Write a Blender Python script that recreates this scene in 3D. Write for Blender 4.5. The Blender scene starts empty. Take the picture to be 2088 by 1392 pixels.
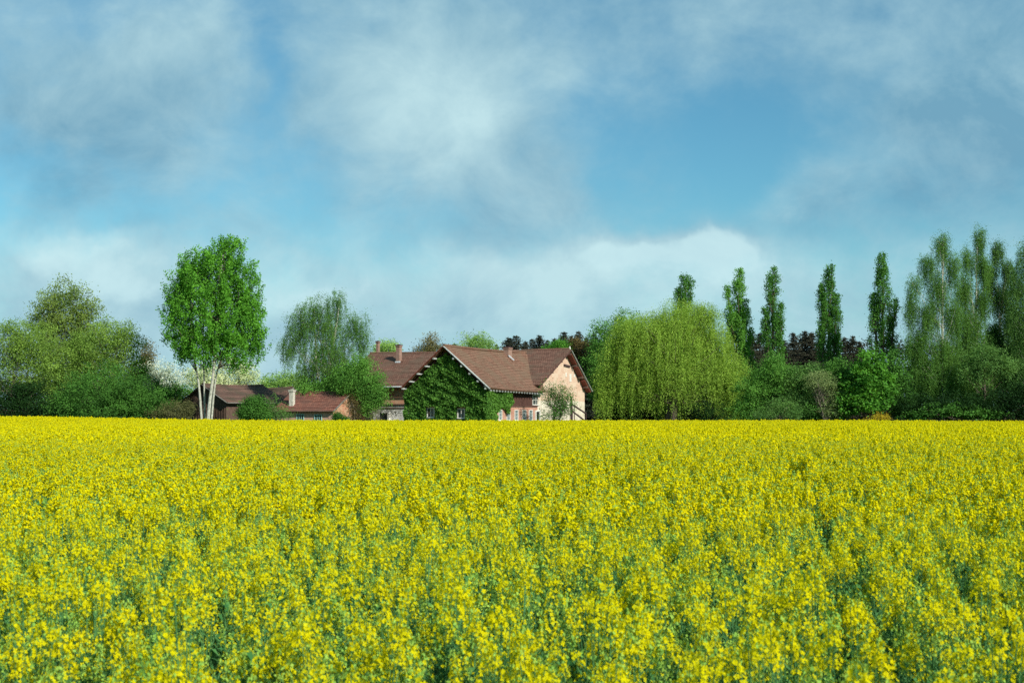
import bpy, math, random
import numpy as np
from mathutils import Vector, Matrix

random.seed(7)
RNG = np.random.default_rng(7)
R = math.radians
C = bpy.context.scene.collection
sc = bpy.context.scene

# ------------------------------------------------------------------ camera
W_, H_ = 2088.0, 1392.0
F = 2900.0
CAMZ = 2.25
PITCH = math.atan((838 - 696) / F)
cam_d = bpy.data.cameras.new('camera')
cam = bpy.data.objects.new('camera', cam_d)
C.objects.link(cam)
cam_d.sensor_width = 36.0
cam_d.lens = F / W_ * 36.0
cam_d.clip_start = 0.1
cam_d.clip_end = 20000
cam.location = (0, 0, CAMZ)
cam.rotation_euler = (R(90) + PITCH, 0, 0)
sc.camera = cam
cam_d.dof.use_dof = True
cam_d.dof.focus_distance = 60.0
cam_d.dof.aperture_fstop = 6.0
sc.render.resolution_x = 1024
sc.render.resolution_y = 682

# ------------------------------------------------------------------ light
SUN_TO = Vector((0.64, -0.77, 0.0)).normalized()
SUN_EL = R(33)
sun_d = bpy.data.lights.new('sun', 'SUN')
sun_d.energy = 4.6
sun_d.angle = R(0.5)
sun_d.color = (1.0, 0.94, 0.84)
sun = bpy.data.objects.new('sun', sun_d)
C.objects.link(sun)
sd = Vector((SUN_TO.x * math.cos(SUN_EL), SUN_TO.y * math.cos(SUN_EL), math.sin(SUN_EL)))
sun.rotation_euler = sd.to_track_quat('Z', 'Y').to_euler()
sun.location = (60, -60, 80)

sc.view_settings.view_transform = 'Standard'
sc.view_settings.look = 'None'
sc.view_settings.exposure = 0.40
sc.view_settings.gamma = 1.0
sc.cycles.use_denoising = False
sc.cycles.max_bounces = 6
sc.cycles.diffuse_bounces = 3
sc.cycles.transmission_bounces = 3
sc.cycles.glossy_bounces = 2
sc.cycles.transparent_max_bounces = 4


class NT:
    """small helper for building node trees"""
    def __init__(self, tree):
        self.t = tree; self.n = tree.nodes; self.l = tree.links

    def new(self, typ, **kw):
        nd = self.n.new(typ)
        for k, v in kw.items():
            setattr(nd, k, v)
        return nd

    def put(self, sock, v):
        if isinstance(v, bpy.types.NodeSocket):
            self.l.new(v, sock)
        elif v is not None:
            if isinstance(v, (tuple, list)) and len(v) == 3 and sock.type == 'RGBA':
                v = (*v, 1)
            sock.default_value = v

    def math(self, op, a, b=None, c=None, clamp=False):
        nd = self.new('ShaderNodeMath', operation=op, use_clamp=clamp)
        self.put(nd.inputs[0], a)
        if b is not None: self.put(nd.inputs[1], b)
        if c is not None: self.put(nd.inputs[2], c)
        return nd.outputs[0]

    def mix(self, f, a, b, blend='MIX'):
        nd = self.new('ShaderNodeMix', data_type='RGBA', blend_type=blend)
        self.put(nd.inputs[0], f); self.put(nd.inputs[6], a); self.put(nd.inputs[7], b)
        return nd.outputs[2]

    def comb(self, x, y, z):
        nd = self.new('ShaderNodeCombineXYZ')
        for i, v in enumerate((x, y, z)): self.put(nd.inputs[i], v)
        return nd.outputs[0]

    def noise(self, vec, scale, detail=4, rough=.55, dist=0.0):
        nd = self.new('ShaderNodeTexNoise')
        self.put(nd.inputs['Vector'], vec)
        nd.inputs['Scale'].default_value = scale
        nd.inputs['Detail'].default_value = detail
        nd.inputs['Roughness'].default_value = rough
        nd.inputs['Distortion'].default_value = dist
        return nd.outputs[0], nd.outputs[1]

    def ramp(self, f, stops, interp='LINEAR'):
        nd = self.new('ShaderNodeValToRGB')
        nd.color_ramp.interpolation = interp
        el = nd.color_ramp.elements
        while len(el) < len(stops): el.new(0.5)
        for e, (p, c) in zip(el, stops):
            e.position = p; e.color = (*c, 1) if len(c) == 3 else c
        self.put(nd.inputs[0], f)
        return nd.outputs[0]

    def smooth(self, v, a, b, lo=0.0, hi=1.0):
        nd = self.new('ShaderNodeMapRange', interpolation_type='SMOOTHSTEP')
        self.put(nd.inputs[0], v)
        for i, x in enumerate((a, b, lo, hi)): nd.inputs[i + 1].default_value = x
        return nd.outputs[0]


# ------------------------------------------------------------------ sky
def build_world():
    w = bpy.data.worlds.new('World')
    sc.world = w
    w.use_nodes = True
    N = NT(w.node_tree)
    N.n.clear()
    out = N.new('ShaderNodeOutputWorld')
    tc = N.new('ShaderNodeTexCoord').outputs['Generated']
    sky = N.new('ShaderNodeTexSky', sky_type='NISHITA')
    sky.sun_disc = False
    sky.sun_elevation = SUN_EL
    sky.sun_rotation = math.atan2(SUN_TO.x, SUN_TO.y)
    sky.air_density = 1.0
    sky.dust_density = 0.3
    sky.ozone_density = 2.0
    sep = N.new('ShaderNodeSeparateXYZ')
    N.put(sep.inputs[0], tc)
    x, y, z = sep.outputs
    ay = N.math('MAXIMUM', N.math('ABSOLUTE', y), 0.08)
    u = N.math('DIVIDE', x, ay)
    v = N.math('DIVIDE', z, ay)
    vec = N.comb(u, v, y)
    # warp of the cloud positions
    wn = N.new('ShaderNodeTexNoise')
    N.put(wn.inputs['Vector'], vec)
    wn.inputs['Scale'].default_value = 9.0
    wn.inputs['Detail'].default_value = 5
    sw = N.new('ShaderNodeSeparateColor')
    N.put(sw.inputs[0], wn.outputs[1])
    uu = N.math('ADD', u, N.math('MULTIPLY', N.math('SUBTRACT', sw.outputs[0], .5), .16))
    vv = N.math('ADD', v, N.math('MULTIPLY', N.math('SUBTRACT', sw.outputs[1], .5), .10))

    def blobs(lst):
        tot = None
        for (px, py, sx, sy, amp) in lst:
            a = N.math('MULTIPLY', N.math('SUBTRACT', uu, (px - 1044) / F), F / sx)
            b = N.math('MULTIPLY', N.math('SUBTRACT', vv, (838 - py) / F), F / sy)
            r2 = N.math('MULTIPLY_ADD', a, a, N.math('MULTIPLY', b, b))
            g = N.math('MULTIPLY', N.math('POWER', 0.3679, r2), amp)
            tot = g if tot is None else N.math('ADD', tot, g)
        return tot

    cov_b = blobs([
        (240, 180, 290, 190, .75), (60, 330, 170, 120, -.12), (330, 60, 200, 120, .15),
        (505, 130, 60, 140, -.60), (870, 190, 270, 230, .85), (1080, 400, 150, 110, .32),
        (1480, 300, 230, 190, -.42), (1450, 60, 260, 90, .38), (1960, 220, 230, 240, .62),
        (120, 540, 230, 75, .60), (420, 620, 200, 80, .38), (700, 360, 130, 110, -.22),
        (1285, 500, 110, 42, .85), (1440, 500, 80, 46, .80), (1200, 560, 300, 60, .40), (1000, 620, 360, 90, .40),
        (1650, 420, 130, 100, .50), (1720, 590, 220, 80, .05), (350, 430, 180, 40, -.15),
    ])
    f1, _ = N.noise(N.comb(u, N.math('MULTIPLY', v, 1.15), 0.0), 6.5, 10, .60, .25)
    f2, _ = N.noise(N.comb(u, N.math('MULTIPLY', v, 1.3), 5.0), 20, 8, .62, .2)
    cov = N.math('ADD', N.math('ADD', cov_b, N.math('MULTIPLY', N.math('SUBTRACT', f1, .5), 1.25)),
                 N.math('MULTIPLY', N.math('SUBTRACT', f2, .5), .95))
    cov = N.math('ADD', cov, .24)
    cov = N.math('ADD', cov, N.smooth(vv, .12, .02, 0, .55))
    # beyond the picture the same broken cloud goes on
    side = N.smooth(N.math('ABSOLUTE', u), .42, .9, 0, .25)
    cov = N.math('ADD', cov, side)
    covs = N.smooth(cov, -.25, 1.0)
    br = blobs([(870, 200, 150, 130, .40), (260, 90, 260, 110, .10), (200, 200, 320, 150, -.10), (60, 350, 160, 110, -.35),
                (1280, 495, 80, 28, .25), (1440, 495, 60, 34, .25), (130, 495, 190, 32, .70), (300, 560, 150, 40, .30), (1050, 600, 700, 90, .24), (590, 570, 50, 60, .25),
                (1000, 450, 240, 50, -.06), (1990, 250, 220, 220, -.38), (1150, 600, 200, 60, .12),
                (1560, 410, 50, 60, .22), (1660, 480, 110, 60, -.25), (520, 660, 160, 40, -.25), (900, 560, 120, 50, .2)])
    f3, _ = N.noise(N.comb(N.math('ADD', u, 3.0), N.math('MULTIPLY', v, 1.2), 2.0), 13, 10, .62, .3)
    br = N.math('ADD', br, N.smooth(vv, .135, .09, 0, .20))
    bright = N.math('ADD', N.math('ADD', br, .42), N.math('MULTIPLY', N.math('SUBTRACT', f3, .5), 1.35), clamp=True)
    cloud = N.mix(bright, (.130, .290, .400), (.40, .580, .620))
    bg1 = N.new('ShaderNodeBackground')
    N.put(bg1.inputs[0], N.mix(1.0, sky.outputs[0], (.48, .92, .96), 'MULTIPLY'))
    bg1.inputs[1].default_value = .080
    bg2 = N.new('ShaderNodeBackground')
    N.put(bg2.inputs[0], cloud)
    bg2.inputs[1].default_value = 1.0
    c2 = N.math('ADD', blobs([(1285, 512, 95, 34, 1.0), (1448, 510, 56, 46, 1.0), (1390, 560, 190, 46, .8), (140, 520, 190, 40, .85), (330, 590, 160, 50, .6),
                              (1640, 450, 110, 70, .62), (900, 590, 200, 60, .55), (600, 600, 90, 50, .6)]), N.math('MULTIPLY', N.math('SUBTRACT', f2, .5), 1.7))
    c2 = N.math('MULTIPLY', N.smooth(c2, .38, .95), .50)
    cloud = N.mix(c2, cloud, (.47, .66, .69))
    covs = N.math('MAXIMUM', covs, c2)
    N.put(bg2.inputs[0], cloud)
    ms = N.new('ShaderNodeMixShader')
    N.put(ms.inputs[0], covs)
    N.l.new(bg1.outputs[0], ms.inputs[1]); N.l.new(bg2.outputs[0], ms.inputs[2])
    N.l.new(ms.outputs[0], out.inputs[0])
build_world()


# ------------------------------------------------------------------ helpers: picture to place
CP, SP = math.cos(PITCH), math.sin(PITCH)
def ray(px, py):
    x = (px - W_ / 2) / F; y = -(py - H_ / 2) / F
    return Vector((x, CP - y * SP, SP + y * CP))

def at(px, py, Y):
    d = ray(px, py)
    return Vector((0, 0, CAMZ)) + d * (Y / d.y)

def terrain(x, y):
    def s(t):
        t = np.clip(t, 0, 1); return t * t * (3 - 2 * t)
    x = np.asarray(x, float); y = np.asarray(y, float)
    return (.42 * s((-22 - x) / 30) * s((y - 80) / 60) - .10 * s((x - 30) / 25) * s((y - 80) / 60)
            + .05 * np.sin(x * .11 + 1) * np.sin(y * .07) * s((y - 12) / 30))

def tz(x, y): return float(terrain(x, y))

class Frame:
    """a building's own frame: x along its gable, y towards the back"""
    def __init__(s, x, y, deg):
        s.o = Vector((x, y, tz(x, y) if False else 0.0)); s.r = R(deg)
        s.c, s.s = math.cos(s.r), math.sin(s.r)
    def loc(s, p):
        dx, dy = p.x - s.o.x, p.y - s.o.y
        return Vector((dx * s.c + dy * s.s, -dx * s.s + dy * s.c, p.z - s.o.z))
    def hit(s, px, py, axis, val):
        o = s.loc(Vector((0, 0, CAMZ))); q = s.loc(Vector((0, 0, CAMZ)) + ray(px, py)) - o
        return o + q * ((val - o[axis]) / q[axis])


# ------------------------------------------------------------------ helpers: objects
def tag(o, label=None, cat=None, group=None, kind=None):
    if label: o['label'] = label
    if cat: o['category'] = cat
    if group: o['group'] = group
    if kind: o['kind'] = kind
    return o

def empty(name, loc=(0, 0, 0), rz=0.0, **kw):
    o = bpy.data.objects.new(name, None)
    o.empty_display_size = .3
    C.objects.link(o)
    o.location = loc; o.rotation_euler = (0, 0, rz)
    return tag(o, **kw)

def link(name, me, mats, parent=None):
    o = bpy.data.objects.new(name, me)
    for m in (mats if isinstance(mats, (list, tuple)) else [mats]): me.materials.append(m)
    C.objects.link(o)
    if parent: o.parent = parent
    return o

class MB:
    def __init__(s): s.v = []; s.f = []; s.m = []
    def add(s, vs, fs, mi=0):
        n = len(s.v); s.v += [tuple(p) for p in vs]
        s.f += [tuple(n + i for i in f) for f in fs]; s.m += [mi] * len(fs)
    def quad(s, a, b, c, d, mi=0): s.add([a, b, c, d], [(0, 1, 2, 3)], mi)
    def box(s, x0, y0, z0, x1, y1, z1, mi=0):
        s.add([(x0, y0, z0), (x1, y0, z0), (x1, y1, z0), (x0, y1, z0), (x0, y0, z1), (x1, y0, z1), (x1, y1, z1), (x0, y1, z1)],
              [(0, 3, 2, 1), (4, 5, 6, 7), (0, 1, 5, 4), (1, 2, 6, 5), (2, 3, 7, 6), (3, 0, 4, 7)], mi)
    def beam(s, p, q, w, h, up=(0, 0, 1), mi=0):
        p = Vector(p); q = Vector(q); d = (q - p).normalized()
        a = d.cross(Vector(up)).normalized(); b = a.cross(d).normalized()
        a *= w / 2; b *= h / 2
        s.add([p - a - b, p + a - b, p + a + b, p - a + b, q - a - b, q + a - b, q + a + b, q - a + b],
              [(0, 1, 2, 3), (7, 6, 5, 4), (0, 4, 5, 1), (1, 5, 6, 2), (2, 6, 7, 3), (3, 7, 4, 0)], mi)
    def tube(s, pts, rad, n=6, mi=0, cap=True):
        pts = [Vector(p) for p in pts]; base = len(s.v)
        for i, p in enumerate(pts):
            d = (pts[min(i + 1, len(pts) - 1)] - pts[max(i - 1, 0)]).normalized()
            a = d.cross(Vector((.31, .87, .17))).normalized(); b = d.cross(a)
            for k in range(n):
                t = 2 * math.pi * k / n
                s.v.append(tuple(p + (a * math.cos(t) + b * math.sin(t)) * rad[i]))
        for i in range(len(pts) - 1):
            for k in range(n):
                s.f.append((base + i * n + k, base + i * n + (k + 1) % n, base + (i + 1) * n + (k + 1) % n, base + (i + 1) * n + k))
                s.m.append(mi)
        if cap:
            s.f.append(tuple(base + (len(pts) - 1) * n + k for k in range(n))); s.m.append(mi)
            s.f.append(tuple(base + k for k in reversed(range(n)))); s.m.append(mi)
    def prism(s, poly, axis, a, b, mi=0):
        """poly: 2-D outline in the plane across the axis, extruded from a to b"""
        def P(u, v, t): return (t, u, v) if axis == 0 else (u, t, v)
        n = len(poly)
        vs = [P(u, v, a) for u, v in poly] + [P(u, v, b) for u, v in poly]
        s.add(vs, [tuple(range(n)), tuple(reversed(range(n, 2 * n)))] + [(i, n + i, n + (i + 1) % n, (i + 1) % n) for i in range(n)], mi)
    def build(s, name, mats, parent=None, smooth=False):
        me = bpy.data.meshes.new(name)
        me.from_pydata(s.v, [], s.f)
        if any(s.m): me.polygons.foreach_set('material_index', s.m)
        if smooth: me.polygons.foreach_set('use_smooth', [True] * len(s.f))
        me.update()
        return link(name, me, mats, parent)

def quads_mesh(name, V, tint, mi=None):
    """V: (n,4,3) array of quads; tint: per-quad random value that sorts light from dark leaves"""
    n = len(V)
    me = bpy.data.meshes.new(name)
    me.vertices.add(n * 4); me.vertices.foreach_set('co', V.reshape(-1).astype(np.float32))
    me.loops.add(n * 4); me.loops.foreach_set('vertex_index', np.arange(n * 4, dtype=np.int32))
    me.polygons.add(n); me.polygons.foreach_set('loop_start', np.arange(0, n * 4, 4, dtype=np.int32))
    try: me.polygons.foreach_set('loop_total', np.full(n, 4, dtype=np.int32))
    except Exception: pass
    if mi is not None: me.polygons.foreach_set('material_index', mi.astype(np.int32))
    at_ = me.attributes.new('tint', 'FLOAT', 'FACE')
    at_.data.foreach_set('value', tint.astype(np.float32))
    me.update(calc_edges=True)
    return me

def unit(a): return a / np.maximum(np.linalg.norm(a, axis=1, keepdims=True), 1e-9)

def leaves(P, size, rng, aspect=.6, up=0.0, droop=0.0):
    """rhombic leaves round the points P; up > 0 turns their faces upward, droop > 0 hangs the long axis"""
    n = len(P)
    nr = unit(rng.normal(size=(n, 3)) + np.array([0, 0, up]))
    a = rng.normal(size=(n, 3)) + np.array([0, 0, -droop])
    a = unit(a - nr * np.sum(a * nr, 1, keepdims=True))
    b = np.cross(nr, a)
    s = size * rng.uniform(.6, 1.35, (n, 1))
    a = a * s * .5; b = b * s * .5 * aspect
    return np.stack([P - a, P + b - a * .1, P + a, P - b - a * .1], 1)


# ------------------------------------------------------------------ materials
def mat(name, build):
    m = bpy.data.materials.new(name); m.use_nodes = True
    N = NT(m.node_tree); N.n.clear()
    out = N.new('ShaderNodeOutputMaterial')
    N.l.new(build(N), out.inputs[0])
    return m

def principled(N, col, rough=.8, spec=.3, bump=None, bs=.5, bd=.02, metal=0.0):
    p = N.new('ShaderNodeBsdfPrincipled')
    N.put(p.inputs['Base Color'], col); N.put(p.inputs['Roughness'], rough)
    p.inputs['Specular IOR Level'].default_value = spec
    p.inputs['Metallic'].default_value = metal
    if bump is not None:
        b = N.new('ShaderNodeBump'); b.inputs['Strength'].default_value = bs; b.inputs['Distance'].default_value = bd
        N.put(b.inputs['Height'], bump); N.l.new(b.outputs[0], p.inputs['Normal'])
    return p.outputs[0]

def leaf_mat(name, dark, light, trans=.32, scale=.8, rough=.55, gain=None):
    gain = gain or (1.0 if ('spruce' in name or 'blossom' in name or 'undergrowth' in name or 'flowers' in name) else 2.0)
    def b(N):
        a = N.new('ShaderNodeAttribute', attribute_name='tint').outputs['Fac']
        pos = N.new('ShaderNodeTexCoord').outputs['Object']
        n, _ = N.noise(pos, scale, 3)
        f = N.math('ADD', N.math('MULTIPLY', a, .75), N.math('MULTIPLY', N.math('SUBTRACT', n, .5), .9), clamp=True)
        col = N.mix(f, tuple(q * gain for q in dark), tuple(q * gain for q in light))
        s = principled(N, col, rough + .15, .10)
        t = N.new('ShaderNodeBsdfTranslucent'); N.put(t.inputs[0], N.mix(1.0, col, (1.25, 1.15, .6), 'MULTIPLY'))
        m = N.new('ShaderNodeMixShader'); m.inputs[0].default_value = trans
        N.l.new(s, m.inputs[1]); N.l.new(t.outputs[0], m.inputs[2])
        return m.outputs[0]
    return mat(name, b)

def noisy(name, c1, c2, scale=4, rough=.8, detail=6, spec=.3, bump=.3, stretch=None, metal=0.0):
    def b(N):
        pos = N.new('ShaderNodeTexCoord').outputs['Object']
        if stretch:
            mp = N.new('ShaderNodeMapping'); N.put(mp.inputs[0], pos); mp.inputs['Scale'].default_value = stretch; pos = mp.outputs[0]
        n, _ = N.noise(pos, scale, detail, .65)
        col = N.mix(N.smooth(n, .3, .7), c1, c2)
        return principled(N, col, rough, spec, n, bump, .03, metal)
    return mat(name, b)

def brick_mat(name, c1, c2, mortar, patch=None, patch_amt=.5, bw=.26, bh=.085, msize=.012, dirt=(.16, .13, .11)):
    def b(N):
        sep = N.new('ShaderNodeSeparateXYZ'); N.put(sep.inputs[0], N.new('ShaderNodeTexCoord').outputs['Object'])
        v = N.comb(N.math('ADD', sep.outputs[0], sep.outputs[1]), sep.outputs[2], 0)
        br = N.new('ShaderNodeTexBrick')
        N.put(br.inputs['Vector'], v); N.put(br.inputs['Color1'], c1); N.put(br.inputs['Color2'], c2); N.put(br.inputs['Mortar'], mortar)
        br.inputs['Scale'].default_value = 1; br.inputs['Mortar Size'].default_value = msize
        br.inputs['Brick Width'].default_value = bw; br.inputs['Row Height'].default_value = bh; br.inputs['Bias'].default_value = -.1
        col = br.outputs[0]
        n2, _ = N.noise(v, 1.1, 7, .68)
        if patch:
            col = N.mix(N.math('MULTIPLY', N.smooth(n2, .44, .58), patch_amt), col, patch)
        n3, _ = N.noise(v, 2.7, 8, .7)
        col = N.mix(N.smooth(n3, .52, .75, 0, .55), col, dirt)
        return principled(N, col, .9, .15, br.outputs['Fac'], -.4, .01)
    return mat(name, b)

def tile_mat(name, c1, c2, moss, row=.34, xaxis=0):
    def b(N):
        sep = N.new('ShaderNodeSeparateXYZ'); N.put(sep.inputs[0], N.new('ShaderNodeTexCoord').outputs['Object'])
        v = N.comb(sep.outputs[xaxis], sep.outputs[2], 0)
        br = N.new('ShaderNodeTexBrick')
        N.put(br.inputs['Vector'], v); N.put(br.inputs['Color1'], c1); N.put(br.inputs['Color2'], c2)
        N.put(br.inputs['Mortar'], tuple(.35 * q for q in c1))
        br.inputs['Scale'].default_value = 1; br.inputs['Mortar Size'].default_value = .018
        br.inputs['Brick Width'].default_value = .26; br.inputs['Row Height'].default_value = row * .5
        pos = N.new('ShaderNodeTexCoord').outputs['Object']
        n1, _ = N.noise(pos, .55, 7, .62)
        n2, _ = N.noise(pos, 9, 4, .7)
        col = N.mix(N.smooth(n1, .42, .60, 0, .85), br.outputs[0], moss)
        col = N.mix(N.smooth(n2, .45, .72, 0, .6), col, tuple(.5 * q for q in c1))
        return principled(N, col, .85, .2, br.outputs['Fac'], -.5, .02)
    return mat(name, b)

M = {}
M['bark'] = noisy('bark', (.055, .042, .030), (.13, .105, .08), 6, .9, stretch=(3, 3, .6))
M['poplar_bark'] = noisy('pale poplar bark', (.20, .21, .16), (.52, .53, .45), 5, .85, stretch=(2, 2, .9))
M['birch_bark'] = noisy('birch bark', (.22, .22, .18), (.70, .70, .62), 7, .8, stretch=(1, 1, 1.5))
M['twig'] = noisy('grey twig bark', (.10, .085, .06), (.24, .21, .16), 7, .9)
M['tile'] = tile_mat('weathered roof tile', (.170, .086, .062), (.262, .145, .104), (.150, .102, .072))
M['tile_side'] = tile_mat('weathered roof tile across', (.190, .100, .066), (.290, .165, .112), (.175, .118, .078), xaxis=1)
M['tile_red'] = tile_mat('red cottage roof tile', (.215, .088, .065), (.34, .155, .110), (.15, .080, .062))
M['tile_old'] = tile_mat('old mossy barn tile', (.120, .075, .060), (.235, .140, .105), (.080, .066, .045))
M['brick'] = brick_mat('red brick', (.33, .115, .075), (.46, .19, .12), (.42, .33, .26), (.50, .34, .26), .35)
M['brick_cottage'] = brick_mat('pale pink cottage brick', (.36, .18, .12), (.46, .27, .19), (.50, .38, .30), (.52, .36, .27), .5, dirt=(.36, .23, .17))
M['brick_ruddy'] = brick_mat('ruddy gable brick', (.42, .12, .06), (.50, .24, .13), (.46, .36, .26), (.46, .34, .22), .7)
M['gable'] = brick_mat('salmon plastered gable brick', (.47, .29, .20), (.60, .40, .29), (.60, .48, .37), (.62, .52, .40), .6, dirt=(.40, .25, .18))
M['plaster'] = noisy('cream plaster', (.42, .37, .28), (.72, .66, .54), 3.5, .9, 8, stretch=(1, 1, .35))
M['white_plaster'] = noisy('white plaster', (.42, .41, .37), (.75, .75, .72), 3, .9, 8)
M['dark_wood'] = noisy('dark stained boards', (.055, .030, .024), (.13, .062, .048), 6, .85, stretch=(3, 3, .25))
M['barn_wood'] = noisy('weathered barn boards', (.045, .030, .024), (.15, .095, .07), 5, .9, stretch=(4, 4, .25))
M['red_wood'] = noisy('red brown soffit boards', (.13, .032, .022), (.21, .06, .04), 6, .7, stretch=(2, 2, 2))
M['pale_wood'] = noisy('bleached grey bargeboard', (.24, .27, .26), (.50, .53, .50), 7, .8)
M['old_wood'] = noisy('greyed old wood', (.12, .11, .095), (.26, .25, .22), 6, .85)
M['trim'] = noisy('off white paint', (.50, .50, .45), (.74, .74, .68), 6, .6)
M['zinc'] = noisy('zinc flashing', (.42, .50, .54), (.66, .72, .74), 5, .5)
M['chimney'] = brick_mat('sooty chimney brick', (.22, .12, .09), (.34, .20, .15), (.26, .21, .17))
M['chimney_white'] = noisy('limewashed chimney', (.34, .33, .27), (.62, .61, .52), 5, .9)
M['soot'] = noisy('sooty cap', (.03, .022, .022), (.09, .05, .05), 6, .9)
M['dark'] = noisy('dark interior', (.006, .006, .006), (.02, .018, .016), 3, .9)
def _glass(N):
    pos = N.new('ShaderNodeTexCoord').outputs['Object']
    n, _ = N.noise(pos, 3, 3)
    return principled(N, N.mix(n, (.02, .028, .032), (.07, .09, .09)), .12, .6)
M['glass'] = mat('old window glass', _glass)
M['glass_dusty'] = noisy('dusty blue grey glass', (.10, .14, .15), (.22, .28, .28), 4, .35, spec=.5)
M['turquoise'] = noisy('pale turquoise paint', (.22, .42, .38), (.36, .58, .52), 5, .6)


# ------------------------------------------------------------------ ground
def build_ground():
    def soil(N):
        pos = N.new('ShaderNodeTexCoord').outputs['Object']
        n, _ = N.noise(pos, .35, 8, .6); n2, _ = N.noise(pos, 9, 6, .7)
        grass = N.mix(n2, (.030, .055, .014), (.075, .125, .030))
        earth = N.mix(n2, (.035, .030, .018), (.06, .065, .028))
        sep = N.new('ShaderNodeSeparateXYZ'); N.put(sep.inputs[0], pos)
        k = N.smooth(N.math('ADD', sep.outputs[1], N.math('MULTIPLY', n, 2)), 142.5, 144.5)
        return principled(N, N.mix(k, earth, grass), .95, .1, n2, .5, .05)
    xs = np.concatenate([[-6000, -2500, -1000, -400, -200], np.arange(-110, 111, 3.0), [200, 400, 1000, 2500, 6000]])
    ys = np.concatenate([[-3000, -300, -60, -15], np.arange(0, 260, 3.0), [320, 450, 800, 1600, 4000, 9000]])
    X, Y = np.meshgrid(xs, ys)
    Z = terrain(X, Y)
    v = np.stack([X, Y, Z], -1).reshape(-1, 3)
    nx = len(xs)
    f = [(j * nx + i, j * nx + i + 1, (j + 1) * nx + i + 1, (j + 1) * nx + i) for j in range(len(ys) - 1) for i in range(nx - 1)]
    me = bpy.data.meshes.new('ground'); me.from_pydata(v.tolist(), [], f); me.update()
    o = link('ground', me, mat('soil and grass', soil)); tag(o, kind='structure')
build_ground()


# ------------------------------------------------------------------ rapeseed
def petal_mat():
    def b(N):
        oi = N.new('ShaderNodeObjectInfo').outputs['Random']
        pos = N.new('ShaderNodeNewGeometry').outputs['Position']
        n, _ = N.noise(pos, .8, 3)
        col = N.mix(N.math('ADD', N.math('MULTIPLY', oi, .5), N.math('MULTIPLY', n, .5)), (.64, .62, .004), (.77, .685, .004))
        s = principled(N, col, .8, .04)
        t = N.new('ShaderNodeBsdfTranslucent'); N.put(t.inputs[0], col)
        m = N.new('ShaderNodeMixShader'); m.inputs[0].default_value = .38
        N.l.new(s, m.inputs[1]); N.l.new(t.outputs[0], m.inputs[2])
        return m.outputs[0]
    return mat('rape petal', b)

def green_mat(name, a, c, trans=.25):
    def b(N):
        oi = N.new('ShaderNodeObjectInfo').outputs['Random']
        col = N.mix(oi, a, c)
        s = principled(N, col, .7, .10)
        t = N.new('ShaderNodeBsdfTranslucent'); N.put(t.inputs[0], col)
        m = N.new('ShaderNodeMixShader'); m.inputs[0].default_value = trans
        N.l.new(s, m.inputs[1]); N.l.new(t.outputs[0], m.inputs[2])
        return m.outputs[0]
    return mat(name, b)

RM = [petal_mat(), green_mat('rape bud', (.22, .42, .07), (.36, .53, .08)), green_mat('rape stem', (.085, .24, .085), (.14, .33, .12)),
      green_mat('rape leaf', (.045, .16, .045), (.085, .23, .065))]

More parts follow.
